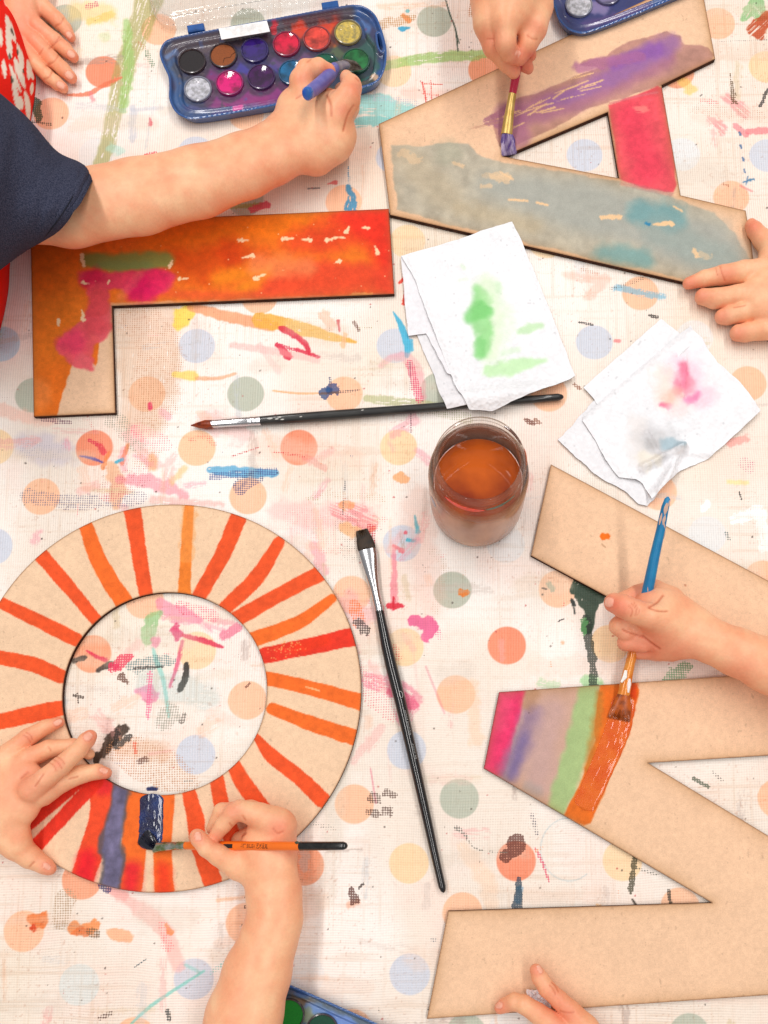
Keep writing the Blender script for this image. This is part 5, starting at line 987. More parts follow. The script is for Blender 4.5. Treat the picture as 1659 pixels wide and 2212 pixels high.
sheet('top_fold', [Q5(*p) for p in [(1110, 180), (1198, 262), (1230, 340), (1300, 450), (1440, 575), (1520, 670), (1607, 790), (1480, 910), (1380, 1000), (1240, 1122), (1040, 1212), (940, 1310), (822, 1432), (800, 1370), (770, 1310), (720, 1280), (600, 1262), (500, 1135), (430, 990), (340, 862), (350, 830), (450, 747)]], .0030,
      lambda x, y, d: fold1(x, y) + fold2(x, y) + fold3(x, y) + fold4(x, y) + fold5(x, y) + fold6(x, y) + fold7(x, y) + wav(x, y, 12, .004, 20) + wav(x, y, 13, .0016, 55), paint_n2, parent=n2t)

# ------------------------------------------------------------------ brushes
def rod(name, secs, m_, parent, n=18, caps=(True, True), smooth=True):
    """secs: (u, v, z mm, half width px, half thickness px)"""
    P = np.array([Wm(s_[0], s_[1], s_[2]) for s_ in secs]); T = np.gradient(P, axis=0) if len(P) > 2 else np.array([P[1] - P[0]] * 2)
    m = MB(); L = []
    for p, t, s_ in zip(P, T, secs):
        t = t / np.linalg.norm(t); u = np.cross(t, (0, 0, 1.0)); u /= np.linalg.norm(u); v = np.cross(u, t); k = mpp(s_[0], s_[1], s_[2] / 1000)
        L.append((p, u * s_[3] * k, v * s_[4] * k))
    m.loft(L, n, caps); o = m.build(name, m_, None, smooth)
    if parent is not None: adopt(parent, o)
    return o
def hairs(name, base, tip, hw0, hw1, ht0, m_, parent, n=260, ragged=.12, point=False, seed=1):
    """a tuft of bristles from base to tip (u,v,zmm)"""
    r_ = np.random.default_rng(seed); A = Wm(*base); B = Wm(*tip); t = B - A; L = np.linalg.norm(t); t /= L; u = np.cross(t, (0, 0, 1.0)); u /= np.linalg.norm(u); v = np.cross(u, t)
    k = mpp(base[0], base[1], base[2] / 1000); m = MB()
    for i in range(n):
        a_ = r_.uniform(0, 2 * math.pi); rr = math.sqrt(r_.uniform(0, 1)); x = math.cos(a_) * rr; y = math.sin(a_) * rr
        ln = L * (1 - ragged * r_.uniform(0, 1)); pts = []
        for j, s_ in enumerate((0, .35, .7, 1)):
            sp = (hw0 + (hw1 - hw0) * s_) if not point else hw0 * ((1 + .25 * math.sin(math.pi * s_ ** .8)) * (1 - s_ ** 2.2) + .04)
            st = ht0 * (1 + .25 * math.sin(math.pi * s_)) * (1 - .8 * s_) if not point else sp * ht0 / hw0
            pts.append(A + t * ln * s_ + u * x * sp * k + v * y * st * k + (u * r_.normal() + v * r_.normal()) * .0002 * s_)
        w_ = .00022; V = []; f = []
        for j, p in enumerate(pts):
            ww = w_ * (1 - .75 * (j / 3) ** 2)
            for q in range(3): V.append(p + (u * math.cos(q * 2.094 + a_) + v * math.sin(q * 2.094 + a_)) * ww)
        for j in range(3):
            for q in range(3): f.append((j * 3 + q, j * 3 + (q + 1) % 3, (j + 1) * 3 + (q + 1) % 3, (j + 1) * 3 + q))
        m.add(V, f)
    o = m.build(name, m_); adopt(parent, o); return o
M_fer = mat('ferrule_metal', (205, 205, 208), .22, metal=1.0, bump=(300, .1, .0003)); M_black = mat('black_lacquer', (14, 12, 14), .16, coat=.8, spec=.6)
M_worn = mat('worn_black_wood', (24, 24, 25), .4, coat=.3, c2=(46, 46, 44), vscale=160, bump=(500, .5, .0005), stretch=(.25, 1, 1)); M_bl = mat('orange_lacquer', (238, 112, 22), .3, coat=.5, var=.05, vscale=50)
B1 = thing('paintbrush', tuple(W(430, 918))); tag(B1, 'round paintbrush with brown tip and worn black handle, its end under the green stained towel', 'paintbrush', 'paintbrushes')
hairs('bristles', (460, 916, 4), (412, 919, 3), 8, 1, 8, mat('sable_hair', (170, 74, 30), .4, c2=(110, 40, 20), vscale=300, stretch=(.3, 1, 1)), B1, 300, .1, point=True)
rod('bristle_core', [(461, 916, 4, 8, 8), (445, 917, 4, 8.2, 8), (430, 918, 3.6, 6, 6), (418, 919, 3.2, 2.4, 2.4), (413, 919, 3, .6, .6)], mat('sable_core', (156, 64, 28), .35, c2=(96, 34, 18), vscale=200), B1)
rod('ferrule', [(458, 916, 4, 8.3, 8.3), (500, 913, 4.1, 8.8, 8.8), (535, 911, 4.2, 9.3, 9.3), (537, 910.8, 4.2, 8.8, 8.8), (540, 910.6, 4.2, 9.4, 9.4), (546, 910, 4.2, 9.4, 9.4), (549, 910, 4.2, 8.9, 8.9), (552, 909.7, 4.2, 9.5, 9.5), (563, 909, 4.2, 9.6, 9.6)], M_fer, B1)
rod('handle', [(562, 909, 4.2, 9.2, 9.2), (600, 906, 4.3, 10, 10), (700, 898.5, 4.4, 10.3, 10.3), (800, 890.5, 4.4, 9.6, 9.6), (920, 881, 4.1, 8.8, 8.8), (1000, 874.5, 4, 8.4, 8.4), (1140, 863.5, 3.6, 7.8, 7.8), (1205, 858, 3.5, 7.4, 7.4), (1214, 857.5, 3.4, 5, 5), (1217, 857.3, 3.4, 2, 2)], M_worn, B1)
for k, (u, v, s_) in enumerate([(583, 904, 6), (598, 905, 4), (604, 901, 5), (650, 900, 3), (610, 906, 4), (1005, 868, 3), (783, 886, 3)]):
    rod('paint_fleck', [(u - s_, v + .5, 8.1, .6, .5), (u, v, 8.3, s_ * .4, 1.2), (u + s_, v - .5, 8.1, .5, .4)], mat('white_fleck', (200, 200, 195), .5), B1, 8)
B2 = thing('paintbrush', tuple(W(820, 1320))); tag(B2, 'long flat paintbrush with dark bristles and shiny black handle, right of the letter O', 'paintbrush', 'paintbrushes')
hairs('bristles', (794, 1191, 4.5), (781, 1144, 3.6), 19, 13.5, 7, mat('flat_hair', (68, 48, 30), .5, c2=(40, 28, 20), vscale=300), B2, 700, .07, seed=4)
rod('bristle_core', [(794, 1192, 4.5, 18.5, 6), (791, 1180, 4.5, 19.5, 7), (787, 1165, 4.2, 17.5, 5), (782.5, 1149, 3.8, 12.5, 1.2)], mat('flat_core', (56, 40, 26), .6, c2=(38, 28, 20), vscale=200), B2)
rod('ferrule', [(793, 1188, 4.5, 19.6, 7.5), (796, 1202, 4.5, 18.6, 8), (798, 1212, 4.5, 17.6, 8.2), (803, 1240, 4.4, 13.8, 9), (810, 1272, 4.3, 10.3, 9.4), (814, 1292, 4.2, 9.6, 9.6), (815, 1296, 4.2, 10.6, 10.6), (816, 1301, 4.2, 9.7, 9.7), (817, 1305, 4.2, 10.7, 10.7), (818, 1309, 4.2, 9.9, 9.9), (819, 1313, 4.2, 10.6, 10.6), (820, 1321, 4.2, 10.4, 10.4)], M_fer, B2, 28)
rod('handle', [(819.5, 1317, 4.2, 9.6, 9.6), (826, 1350, 4.6, 10.6, 10.6), (835, 1395, 5, 12.6, 12.6), (846, 1442, 5.2, 13.4, 13.4), (866, 1520, 5.2, 13, 13), (887, 1612, 5, 12, 12), (908, 1705, 4.6, 11, 11), (928, 1795, 4.2, 10, 10), (945, 1872, 3.8, 8.8, 8.8), (955, 1915, 3.6, 8.4, 8.4), (957.5, 1924, 3.5, 6, 6), (958.5, 1928, 3.4, 2, 2)], M_black, B2, 28)
# faint white script and number on the black handle
r_ = random.Random(3); sm = MB()
def scribble(pts, rad):
    P = np.array([Wm(u, v, z) for u, v, z in pts]); T = np.gradient(P, axis=0); L = []
    for p, t in zip(P, T): t = t / (np.linalg.norm(t) + 1e-9); u = np.cross(t, (0, 0, 1.0)); u /= np.linalg.norm(u) + 1e-9; L.append((p, u * rad, np.array((0, 0, rad * .6))))
    sm.loft(L, 6)
def onh(s_, off, lift=.15):      # along the handle: s_ = v coordinate, off across
    a = [(846, 1442, 5.2, 13.4), (866, 1520, 5.2, 13), (887, 1612, 5, 12), (908, 1705, 4.6, 11)]
    vv = [q[1] for q in a]; u = np.interp(s_, vv, [q[0] for q in a]); z = np.interp(s_, vv, [q[2] for q in a]); r = np.interp(s_, vv, [q[3] for q in a])
    h = math.sqrt(max(0, 1 - (off / r) ** 2)) * r * mpp(u, s_, .005) * 1000
    return (u + off, s_ - off * .22, z + h + lift)
scribble([onh(1501 + 7 * math.cos(t), 5 + 3.4 * math.sin(t)) for t in np.linspace(0, 6.0, 12)], .00012)
for s0, s1 in ((1536, 1556), (1560, 1588), (1608, 1628), (1632, 1640)):
    ss = np.linspace(s0, s1, int((s1 - s0) * .9)); scribble([onh(q, 5 + (2.6 if i % 2 else -1.6) * r_.uniform(.4, 1)) for i, q in enumerate(ss)], .00013)
adopt(B2, sm.build('lettering', mat('white_print', (225, 225, 222), .5)))
B3 = thing('paintbrush', tuple(W(400, 1826))); tag(B3, 'orange handled flat paintbrush with black end, held by the hand painting the round letter', 'paintbrush', 'paintbrushes')
z3 = lambda u: 5.5 + (u - 333) * .122
M_inky = mat('inky_hair', (10, 10, 30), .2, coat=1); hairs('bristles', (336, 1829, z3(336)), (305, 1806, 4.6), 9, 20, 7, M_inky, B3, 520, .2, seed=7)
rod('bristle_core', [(336, 1829, z3(336), 9, 5), (326, 1822, 5.6, 16, 5), (314, 1812, 5, 18, 3), (306, 1806, 4.6, 12, 1)], M_inky, B3)
rod('ferrule', [(332, 1831, z3(332) - .5, 11.5, 6), (345, 1829.5, z3(345), 10.2, 7), (375, 1827.5, z3(375), 9, 8.4), (384, 1827, z3(384), 8.6, 8.4), (386, 1827, z3(386), 9.6, 9.4), (389, 1827, z3(389), 8.7, 8.6), (392, 1827, z3(392), 9.7, 9.5), (395, 1826.6, z3(395), 8.8, 8.8), (401, 1826.5, z3(401), 8.9, 8.9)], mat('painted_ferrule', (206, 204, 198), .22, metal=.9, c2=(128, 150, 96), vscale=150), B3, 24)
rod('handle', [(400, 1826.5, z3(400), 8.4, 8.4), (425, 1826.6, z3(425), 9.6, 9.6), (482, 1827, z3(482), 10.2, 10.2), (560, 1827.4, z3(560), 10.2, 10.2), (650, 1827.6, z3(650), 9.6, 9.6)], M_bl, B3, 24)
rod('handle_end', [(648.5, 1827.6, z3(648.5), 9.9, 9.9), (700, 1827.4, z3(700), 9.6, 9.6), (742, 1827, z3(742), 9.2, 9.2), (748, 1827, z3(748), 6.4, 6.4), (750.5, 1827, z3(750.5), 2, 2)], mat('black_end', (16, 15, 16), .22, coat=.6, c2=(34, 33, 33), vscale=300), B3, 24)
rod('paint_chip', [(637, 1820, z3(640) + 2.6, 1, .6), (641, 1820.5, z3(643) + 3.0, 4, 1.4), (648, 1820, z3(648) + 2.6, 1, .6)], mat('dark_chip', (60, 66, 50), .5), B3, 8)
def lettering(txt, u, v, zz, size, parent, m_, slope, width=None):
    cu = bpy.data.curves.new('lettering', 'FONT'); cu.body = txt; cu.size = size; cu.extrude = .00008; cu.align_x = 'LEFT'; cu.align_y = 'CENTER'
    tmp = bpy.data.objects.new('lettering', cu); SC.collection.objects.link(tmp); bpy.context.view_layer.update()
    me = bpy.data.meshes.new_from_object(tmp.evaluated_get(bpy.context.evaluated_depsgraph_get())); bpy.data.objects.remove(tmp)
    n = len(me.vertices)
    if n == 0: return None
    co = np.empty(n * 3, np.float32); me.vertices.foreach_get('co', co); co = co.reshape(-1, 3)
    if width: co[:, 0] *= width / max(1e-6, co[:, 0].max() - co[:, 0].min())
    r = 10.2 * mpp(u, v, zz / 1000); co[:, 2] += np.sqrt(np.maximum(r * r - co[:, 1] ** 2, 0)) - r + .00012; me.vertices.foreach_set('co', co.ravel())
    me.materials.clear(); me.materials.append(m_); o = link(bpy.data.objects.new('lettering', me)); o.location = tuple(Wm(u, v, zz)); o.rotation_euler = (0, -slope, 0); adopt(parent, o); return o
M_ink = mat('black_print', (48, 14, 10), .5); _a = Wm(484, 1827, z3(484)); _b = Wm(600, 1827, z3(600)); slp = math.atan2(_b[2] - _a[2], _b[0] - _a[0]); pxl = (_b[0] - _a[0]) / 116
rtop = 10.2 * mpp(530, 1827, .03) * 1000
lettering('ART BRUSH 艺术画笔', 519, 1827.5, z3(519) + rtop + .42, .0046, B3, M_ink, slp, width=58 * pxl / math.cos(slp))
eb = MB()
for a_, b2 in ((484, 505),):
    V = []; 
    for q in np.linspace(-1, 1, 9):
        for u in (a_ + 3 * q * q, b2):
            p = Wm(u, 1827 + q * 4.6, z3(u)); r = 10.2 * mpp(u, 1827, .028); p[2] += math.sqrt(r * r - (q * 4.6 / 10.2 * r) ** 2) + .0004; V.append(p)
    eb.add(V, [(2 * i, 2 * i + 1, 2 * i + 3, 2 * i + 2) for i in range(8)])
adopt(B3, eb.build('emblem', mat('emblem_black', (22, 16, 16), .5)))
em = lettering('ZOI', 487, 1827.3, z3(487) + rtop + .5, .0034, B3, mat('emblem_letters', (240, 140, 60), .5), slp, width=14 * pxl)
B4 = thing('paintbrush', tuple(W(1348, 1499))); tag(B4, 'chipped blue handled flat paintbrush in the small fist, painting orange on the letter N', 'paintbrush', 'paintbrushes')
hairs('bristles', (1349, 1497, 9), (1336, 1556, 4.5), 12.5, 26, 8, mat('orange_wet_hair', (200, 98, 28), .25, coat=.6, c2=(150, 70, 24), vscale=300), B4, 620, .08, seed=9)
rod('bristle_core', [(1349, 1496, 10, 12, 7), (1345, 1520, 8, 19, 6), (1338, 1548, 5, 24, 1.6)], mat('orange_wet_core', (190, 90, 24), .3, c2=(136, 62, 22), vscale=160), B4)
rod('ferrule', [(1347, 1501, 9.5, 13.6, 8), (1351, 1480, 11, 12.8, 9), (1356, 1455, 12.6, 11.6, 10), (1362, 1430, 14, 10.4, 10), (1363, 1426, 14.4, 11.2, 10.8), (1364.5, 1420, 14.8, 10.2, 10), (1366, 1414, 15.2, 11, 10.8), (1368, 1404, 15.8, 10, 10)], mat('ferrule_orange_paint', (216, 118, 26), .3, metal=.15, coat=.6, c2=(232, 150, 60), vscale=90), B4, 24)
rod('handle', [(1367, 1406, 15.6, 9.6, 9.6), (1380, 1350, 21, 12, 12), (1393, 1304, 29, 12.4, 12.4), (1404, 1252, 40, 11.8, 11.8), (1414, 1202, 49, 10.8, 10.8), (1427, 1145, 59, 9.6, 9.6), (1437, 1095, 68, 8.4, 8.4), (1442, 1078, 71, 6.4, 6.4), (1443, 1073, 72, 2, 2)], mat('chipped_blue', (24, 116, 168), .4, c2=(30, 130, 180), vscale=90), B4, 24)
rod('paint_drip', [(1342, 1474, 15.5, 2, 1), (1350, 1462, 17, 5, 1.6), (1352, 1448, 18, 3, 1.2)], mat('white_drip', (240, 236, 230), .4, coat=.4), B4, 10); rod('paint_drip', [(1360, 1466, 15.5, 2, 1), (1359, 1478, 14.5, 4.4, 1.6), (1357, 1496, 12.6, 2, 1)], mat('white_drip', (238, 226, 222), .4, coat=.4), B4, 10)
# bare wood where the blue has chipped
for k, (u, v, du, dv, w_) in enumerate([(1441, 1086, -5, 26, 4.5), (1437, 1112, -5, 22, 3.2), (1434, 1128, 0, 16, 2.6), (1430, 1108, -6, 26, 2.4), (1437, 1145, -4, 20, 1.8), (1446, 1080, -4, 16, 2.4), (1399, 1268, 1, 16, 1), (1397, 1288, 1, 12, 1)]):
    zc = lambda vv: np.interp(vv, [1073, 1095, 1145, 1202, 1252, 1304], [72, 68, 59, 49, 40, 29]); uc = lambda vv: np.interp(vv, [1073, 1095, 1145, 1202, 1252, 1304], [1443, 1437, 1427, 1414, 1404, 1393]); rc = lambda vv: np.interp(vv, [1073, 1095, 1145, 1202, 1304], [6, 8.4, 9.6, 10.8, 12.4])
    S_ = []
    for t in np.linspace(0, 1, 6):
        uu = u + du * t; vv = v + dv * t; off = uu - uc(vv); rr = rc(vv); hh = math.sqrt(max(.05, 1 - (off / rr) ** 2)) * rr * mpp(uu, vv, .06) * 1000; S_.append((uu, vv, zc(vv) + hh - .05, w_ * math.sin(math.pi * (t * .9 + .05)) + .2, .9))
    rod('paint_chip', S_, mat('bare_wood_chip', (206, 170, 150), .6), B4, 8)
B5 = thing('paintbrush', tuple(W(1095, 290))); tag(B5, 'crimson handled paintbrush with brassy ferrule and purple wet bristles on the letter A', 'paintbrush', 'paintbrushes')
hairs('bristles', (1095, 288, 9), (1100, 336, 4.2), 11, 17, 8, mat('purple_hair', (112, 84, 150), .35, c2=(190, 170, 200), vscale=330, stretch=(1, .3, 1)), B5, 520, .14, seed=12)
rod('bristle_core', [(1095, 288, 9, 11, 7), (1097, 305, 7, 16.5, 6.5), (1099, 322, 5, 14, 3), (1100, 332, 4.4, 7, 1)], mat('purple_core', (100, 76, 140), .5, c2=(80, 60, 120), vscale=200), B5)
rod('ferrule', [(1094.5, 291, 9, 12.4, 8), (1097, 270, 12, 11.6, 8.4), (1101, 240, 16.5, 9.8, 8.6), (1104.5, 218, 20, 8.8, 8.6), (1107, 203, 22.5, 8.6, 8.6)], mat('brass_ferrule', (196, 160, 84), .35, metal=.6, c2=(214, 180, 110), vscale=120, bump=(200, .4, .0006)), B5, 24)
rod('handle', [(1106.6, 205, 22, 8.2, 8.2), (1110, 187, 26, 8.8, 8.8), (1113, 170, 30, 9.6, 9.6), (1121, 118, 42, 11.5, 11.5), (1130, 66, 56, 12, 12), (1138, 15, 69, 12, 12), (1150, -70, 86, 10, 10), (1158, -130, 98, 7, 7)], mat('crimson_lacquer', (176, 10, 54), .25, coat=.7), B5, 24)
B6 = thing('paintbrush', tuple(W(750, 140))); tag(B6, 'violet handled paintbrush gripped in the fist, dipping into the green pan of the paint box', 'paintbrush', 'paintbrushes')
hairs('bristles', (744, 140, 19), (776, 141, 9), 11, 15, 9, mat('grey_hair', (140, 130, 120), .4, c2=(90, 78, 70), vscale=300), B6, 420, .15, seed=15)
rod('ferrule', [(722, 148, 30, 10, 10), (735, 144, 24, 10.6, 9.6), (747, 140, 18, 11.5, 8)], mat('dull_ferrule', (176, 170, 176), .3, metal=.7, c2=(130, 120, 150), vscale=120), B6, 20)
rod('handle', [(723, 148, 30, 10.5, 10.5), (712, 163, 40, 12.6, 12.6), (694, 180, 50, 13, 13), (676, 194, 60, 12.2, 12.2), (666, 201, 66, 11.6, 11.6)], mat('violet_lacquer', (92, 92, 172), .4, c2=(112, 110, 186), vscale=120), B6, 24)
rod('handle_end', [(667, 200.3, 65.5, 11.8, 11.8), (663.5, 203, 67.6, 11.9, 11.9), (662, 204, 68.4, 9.6, 9.6), (661.5, 204.4, 68.7, 4, 4)], mat('blue_end', (30, 88, 190), .25, coat=.8, c2=(40, 100, 170), vscale=200), B6, 24)
# ------------------------------------------------------------------ hands and arms: one continuous surface each, from a distance field
def smin(a, b, k):
    h = np.clip(0.5 + 0.5 * (b - a) / k, 0, 1); return b + (a - b) * h - k * h * (1 - h)
class Skin:
    """prim = list of (u, v, zmm, rpx[, flat]) joints; flat scales the thickness"""
    def __init__(s, step=.001): s.step = step; s.palm = []; s.fingers = []
    def joints(s, L):
        out = []
        for q in L:
            p = Wm(q[0], q[1], q[2]); out.append((p, q[3] * mpp(q[0], q[1], q[2] / 1000), q[4] if len(q) > 4 else 1.0))
        return out
    def chain(s, J, k, D, G):
        X, Y, Z, lo = G
        for i in range(max(1, len(J) - 1)):
            a, ra, fa = J[i]; b, rb, fb = J[min(i + 1, len(J) - 1)]
            R = max(ra, rb) + .010
            mn = np.minimum(a, b) - R; mx = np.maximum(a, b) + R
            i0 = np.clip(((mn - lo) / s.step).astype(int), 0, None); i1 = np.clip(((mx - lo) / s.step).astype(int) + 1, 0, np.array(D.shape))
            if np.any(i1 <= i0): continue
            sl = tuple(slice(i0[c], i1[c]) for c in range(3))
            x = X[sl[0]][:, None, None] - a[0]; y = Y[sl[1]][None, :, None] - a[1]; z = Z[sl[2]][None, None, :] - a[2]
            d = b - a; l2 = d @ d + 1e-12
            t = np.clip((x * d[0] + y * d[1] + z * d[2]) / l2, 0, 1)
            r = ra + (rb - ra) * t; fl = fa + (fb - fa) * t
            q = np.sqrt((x - t * d[0]) ** 2 + (y - t * d[1]) ** 2 + ((z - t * d[2]) / fl) ** 2) - r
            D[sl] = smin(D[sl], q, k)
    def mesh(s):
        allj = [s.joints(c) for c in s.palm] + [s.joints(c) for c, *_ in s.fingers]
        P = np.array([p for J in allj for p, r, f in J]); R = np.array([r for J in allj for p, r, f in J])
        lo = (P - R[:, None]).min(0) - .006; hi = (P + R[:, None]).max(0) + .006
        n = ((hi - lo) / s.step).astype(int) + 2
        X, Y, Z = [lo[c] + np.arange(n[c]) * s.step for c in range(3)]; G = (X, Y, Z, lo)
        D0 = np.full(tuple(n), .05, np.float32)
        for c in s.palm: s.chain(s.joints(c), .006, D0, G)
        D = D0.copy()
        for c, kj, kk in [(f + (.0045, .0016))[:3] if isinstance(f, tuple) and len(f) == 1 else f for f in s.fingers]:
            J = s.joints(c); Df = np.full(tuple(n), .05, np.float32); s.chain(J, kk, Df, G)
            near = Df < .02
            idx = np.nonzero(near); 
            D[idx] = np.minimum(D[idx], smin(D0[idx], Df[idx], kj))
        return nets(D, lo, s.step)
def nets(D, lo, h):
    ins = D < 0; nx, ny, nz = D.shape
    c = np.zeros((nx - 1, ny - 1, nz - 1), np.int8)
    for i in (0, 1):
        for j in (0, 1):
            for k in (0, 1): c += ins[i:nx - 1 + i, j:ny - 1 + j, k:nz - 1 + k]
    act = (c > 0) & (c < 8); ix, iy, iz = np.nonzero(act); m = len(ix)
    vid = -np.ones(act.shape, np.int64); vid[ix, iy, iz] = np.arange(m)
    S = np.zeros((m, 3)); N = np.zeros(m)
    corners = [(i, j, k) for i in (0, 1) for j in (0, 1) for k in (0, 1)]
    for a in corners:
        for ax in range(3):
            if a[ax]: continue
            b = list(a); b[ax] = 1
            da = D[ix + a[0], iy + a[1], iz + a[2]].astype(float); db = D[ix + b[0], iy + b[1], iz + b[2]].astype(float)
            x = (da < 0) != (db < 0); t = np.where(x, da / np.where(x, da - db, 1), 0)
            p = np.array(a, float)[None, :] + np.zeros((m, 3)); p[:, ax] += t
            S += p * x[:, None]; N += x
    V = (np.stack([ix, iy, iz], 1) + S / N[:, None]) * h + lo
    F_ = []
    for ax in range(3):
        o1, o2 = [(1, 2), (2, 0), (0, 1)][ax]
        sl0 = [slice(None)] * 3; sl1 = [slice(None)] * 3; sl0[ax] = slice(0, -1); sl1[ax] = slice(1, None)
        A = ins[tuple(sl0)]; B = ins[tuple(sl1)]; e = A != B
        g = np.array(np.nonzero(e)); ok = (g[o1] > 0) & (g[o2] > 0) & (g[o1] < D.shape[o1] - 1) & (g[o2] < D.shape[o2] - 1); g = g[:, ok]
        q = []
        for d1, d2 in ((0, 0), (1, 0), (1, 1), (0, 1)):
            w = g.copy(); w[o1] -= 1 - d1; w[o2] -= 1 - d2; q.append(vid[w[0], w[1], w[2]])
        q = np.stack(q, 1); flip = ~A[g[0], g[1], g[2]]; q[flip] = q[flip][:, ::-1]; F_.append(q)
    F_ = np.vstack(F_); F_ = F_[(F_ >= 0).all(1)]
    return V, F_
def smooth_mesh(V, F_, it=3, lam=.5):
    n = len(V); E = np.vstack([F_[:, [0, 1]], F_[:, [1, 2]], F_[:, [2, 3]], F_[:, [3, 0]]]); E = np.vstack([E, E[:, ::-1]])
    deg = np.bincount(E[:, 0], minlength=n).astype(float)
    for k in range(it * 2):
        L = np.stack([np.bincount(E[:, 0], weights=V[E[:, 1], c], minlength=n) for c in range(3)], 1) / deg[:, None] - V
        V = V + L * (lam if k % 2 == 0 else -lam * .96)
    return V
def vnormals(V, F_):
    n = np.cross(V[F_[:, 2]] - V[F_[:, 0]], V[F_[:, 3]] - V[F_[:, 1]]); N = np.zeros_like(V)
    for k in range(4):
        for c in range(3): N[:, c] += np.bincount(F_[:, k], weights=n[:, c], minlength=len(V))
    return N / (np.linalg.norm(N, axis=1)[:, None] + 1e-12)
M_skin = attr_mat('skin', rough=.42, spec=.4, speck=.05, sscale=420, bump=(650, .32, .0006), sub=.1)
def apparent(V):
    """the photograph position of each point, used to say where creases and nails are"""
    dz = V[:, 2] - CH; y = V[:, 1] * CT + dz * ST; zc = V[:, 1] * -ST + dz * CT
    return PX + F * V[:, 0] / (-zc), PY - F * y / (-zc)
def skin_mesh(parts, parent, creases=(), nails=(), red=(), tone=(243, 178, 136)):
    """parts: list of Skin; creases: (pts, width px, depth mm); nails: (u, v, angle deg, half length, half width px, z low mm)"""
    if len(parts) > 1: return [skin_mesh([q], parent, creases, nails, red, tone) for q in parts]
    Vs, Fs, o = [], [], 0
    for s in parts:
        V, F_ = s.mesh(); V = smooth_mesh(V, F_, 3); Vs.append(V); Fs.append(F_ + o); o += len(V)
    V = np.vstack(Vs); F_ = np.vstack(Fs); N = vnormals(V, F_); u, v = apparent(V)
    col = np.empty((len(V), 3)); col[:] = np.array(tone) / 255
    blot = fbm(V[:, 0] * 50, V[:, 1] * 50 + V[:, 2] * 30, 3, 3)[:, None] - .5; b2 = fbm(V[:, 0] * 170, V[:, 1] * 170 + V[:, 2] * 90, 13, 3)[:, None] - .5; col = col * (1 + np.array([.03, .16, .2]) * blot * 1.5 + np.array([.01, .09, .1]) * b2 * 1.3); sidec = (1 - sstep(-.1, .75, N[:, 2]))[:, None] * .0; wr = np.sin(u * .9 + v * .35 + 6 * fbm(V[:, 0] * 90, V[:, 1] * 90, 5, 3)) * .00003
    up = sstep(.0, .4, N[:, 2])
    for c in red:
        d = np.exp(-(((u - c[0]) ** 2 + (v - c[1]) ** 2) / (c[2] ** 2))) * min(.75, 1.45 * (c[3] if len(c) > 3 else .6)); col = col * (1 - d[:, None]) + np.array(C8(228, 112, 88)) * d[:, None]
    disp = np.zeros(len(V))
    for pts, w, dep in creases:
        P = catmull(np.array(pts, float), 6); dd = np.full(len(V), 1e9)
        for k in range(len(P) - 1):
            e = P[k + 1] - P[k]; t = np.clip(((u - P[k][0]) * e[0] + (v - P[k][1]) * e[1]) / (e @ e + 1e-9), 0, 1); dd = np.minimum(dd, np.hypot(u - P[k][0] - t * e[0], v - P[k][1] - t * e[1]))
        g = np.exp(-(dd / w) ** 2) * up; disp -= g * dep / 1000; g2 = (g * min(.75, .45 + dep * .3))[:, None]; col = col * (1 - g2) + np.array(C8(196, 98, 66)) * g2
    for nl in nails:
        a = math.radians(nl[2]); du = u - nl[0]; dv = v - nl[1]; x = (du * math.cos(a) - dv * math.sin(a)) / nl[3]; y = (du * math.sin(a) + dv * math.cos(a)) / nl[4]
        q = (np.abs(x) ** 2.6 + np.abs(y) ** 2.6) ** (1 / 2.6); okz = (V[:, 2] > (nl[5] if len(nl) > 5 else 0) / 1000) * sstep(.1, .3, N[:, 2])
        inside = sstep(1.06, .92, q) * okz; rimg = np.exp(-((q - 1.08) / .12) ** 2) * okz * (x < .9)
        disp += inside * .00022 - rimg * .00035
        col = col * (1 - .8 * inside[:, None]) + np.array(C8(246, 184, 160)) * .8 * inside[:, None]
        tip = sstep(.66, .85, x) * inside; col = col * (1 - .6 * tip[:, None]) + np.array(C8(252, 216, 196)) * .6 * tip[:, None]
        col = col * (1 - .45 * rimg[:, None]) + np.array(C8(214, 120, 96)) * .45 * rimg[:, None]
    V = V + N * disp[:, None]
    rgba = np.ones((len(V), 4)); rgba[:, :3] = lin(col)
    o = raw_mesh('arm', V, F_, M_skin, None, True, attrs={'col': rgba}); adopt(parent, o); return o
FG = lambda c, kj=.003, kk=.0016: (c, kj, kk)

# ---- child with the navy sleeve: left hand flat on the table, right arm over the L
childA = thing('person', tuple(W(-60, 350, 0))); tag(childA, 'child in navy sleeve and red patterned apron, holding the violet brush', 'child')
h1 = Skin(); h1.palm = [[(36, -330, 60, 52, .8), (44, -150, 30, 36, .75), (48, -60, 20, 38, .65), (44, 0, 17, 40, .58), (42, 40, 14, 38, .55), (44, 68, 12, 32, .55)], [(34, 50, 14, 32, .55), (52, 98, 11, 22, .6)], [(48, 6, 13, 30, .55), (40, 40, 14, 30, .6)]]
h1.fingers = [FG([(60, 0, 13, 22, .8), (92, 14, 12, 17.5), (127, 46, 10, 15.5), (142, 62, 8, 13), (153, 79, 6.5, 10, .85)]), FG([(50, 34, 13, 22, .8), (84, 62, 13, 17.5), (120, 90, 10, 16), (142, 107, 8, 14), (158, 122, 6.5, 11.5, .85)]),
              FG([(46, 62, 12, 22, .8), (80, 94, 12, 17.5), (114, 130, 9.5, 16), (138, 151, 8, 14.5), (154, 167, 6.5, 12, .85)]), FG([(52, 100, 11, 20, .8), (80, 142, 10, 15.5), (104, 165, 8.5, 14), (122, 179, 7, 13), (136, 189, 6, 11, .85)])]
arm = Skin(.00115)
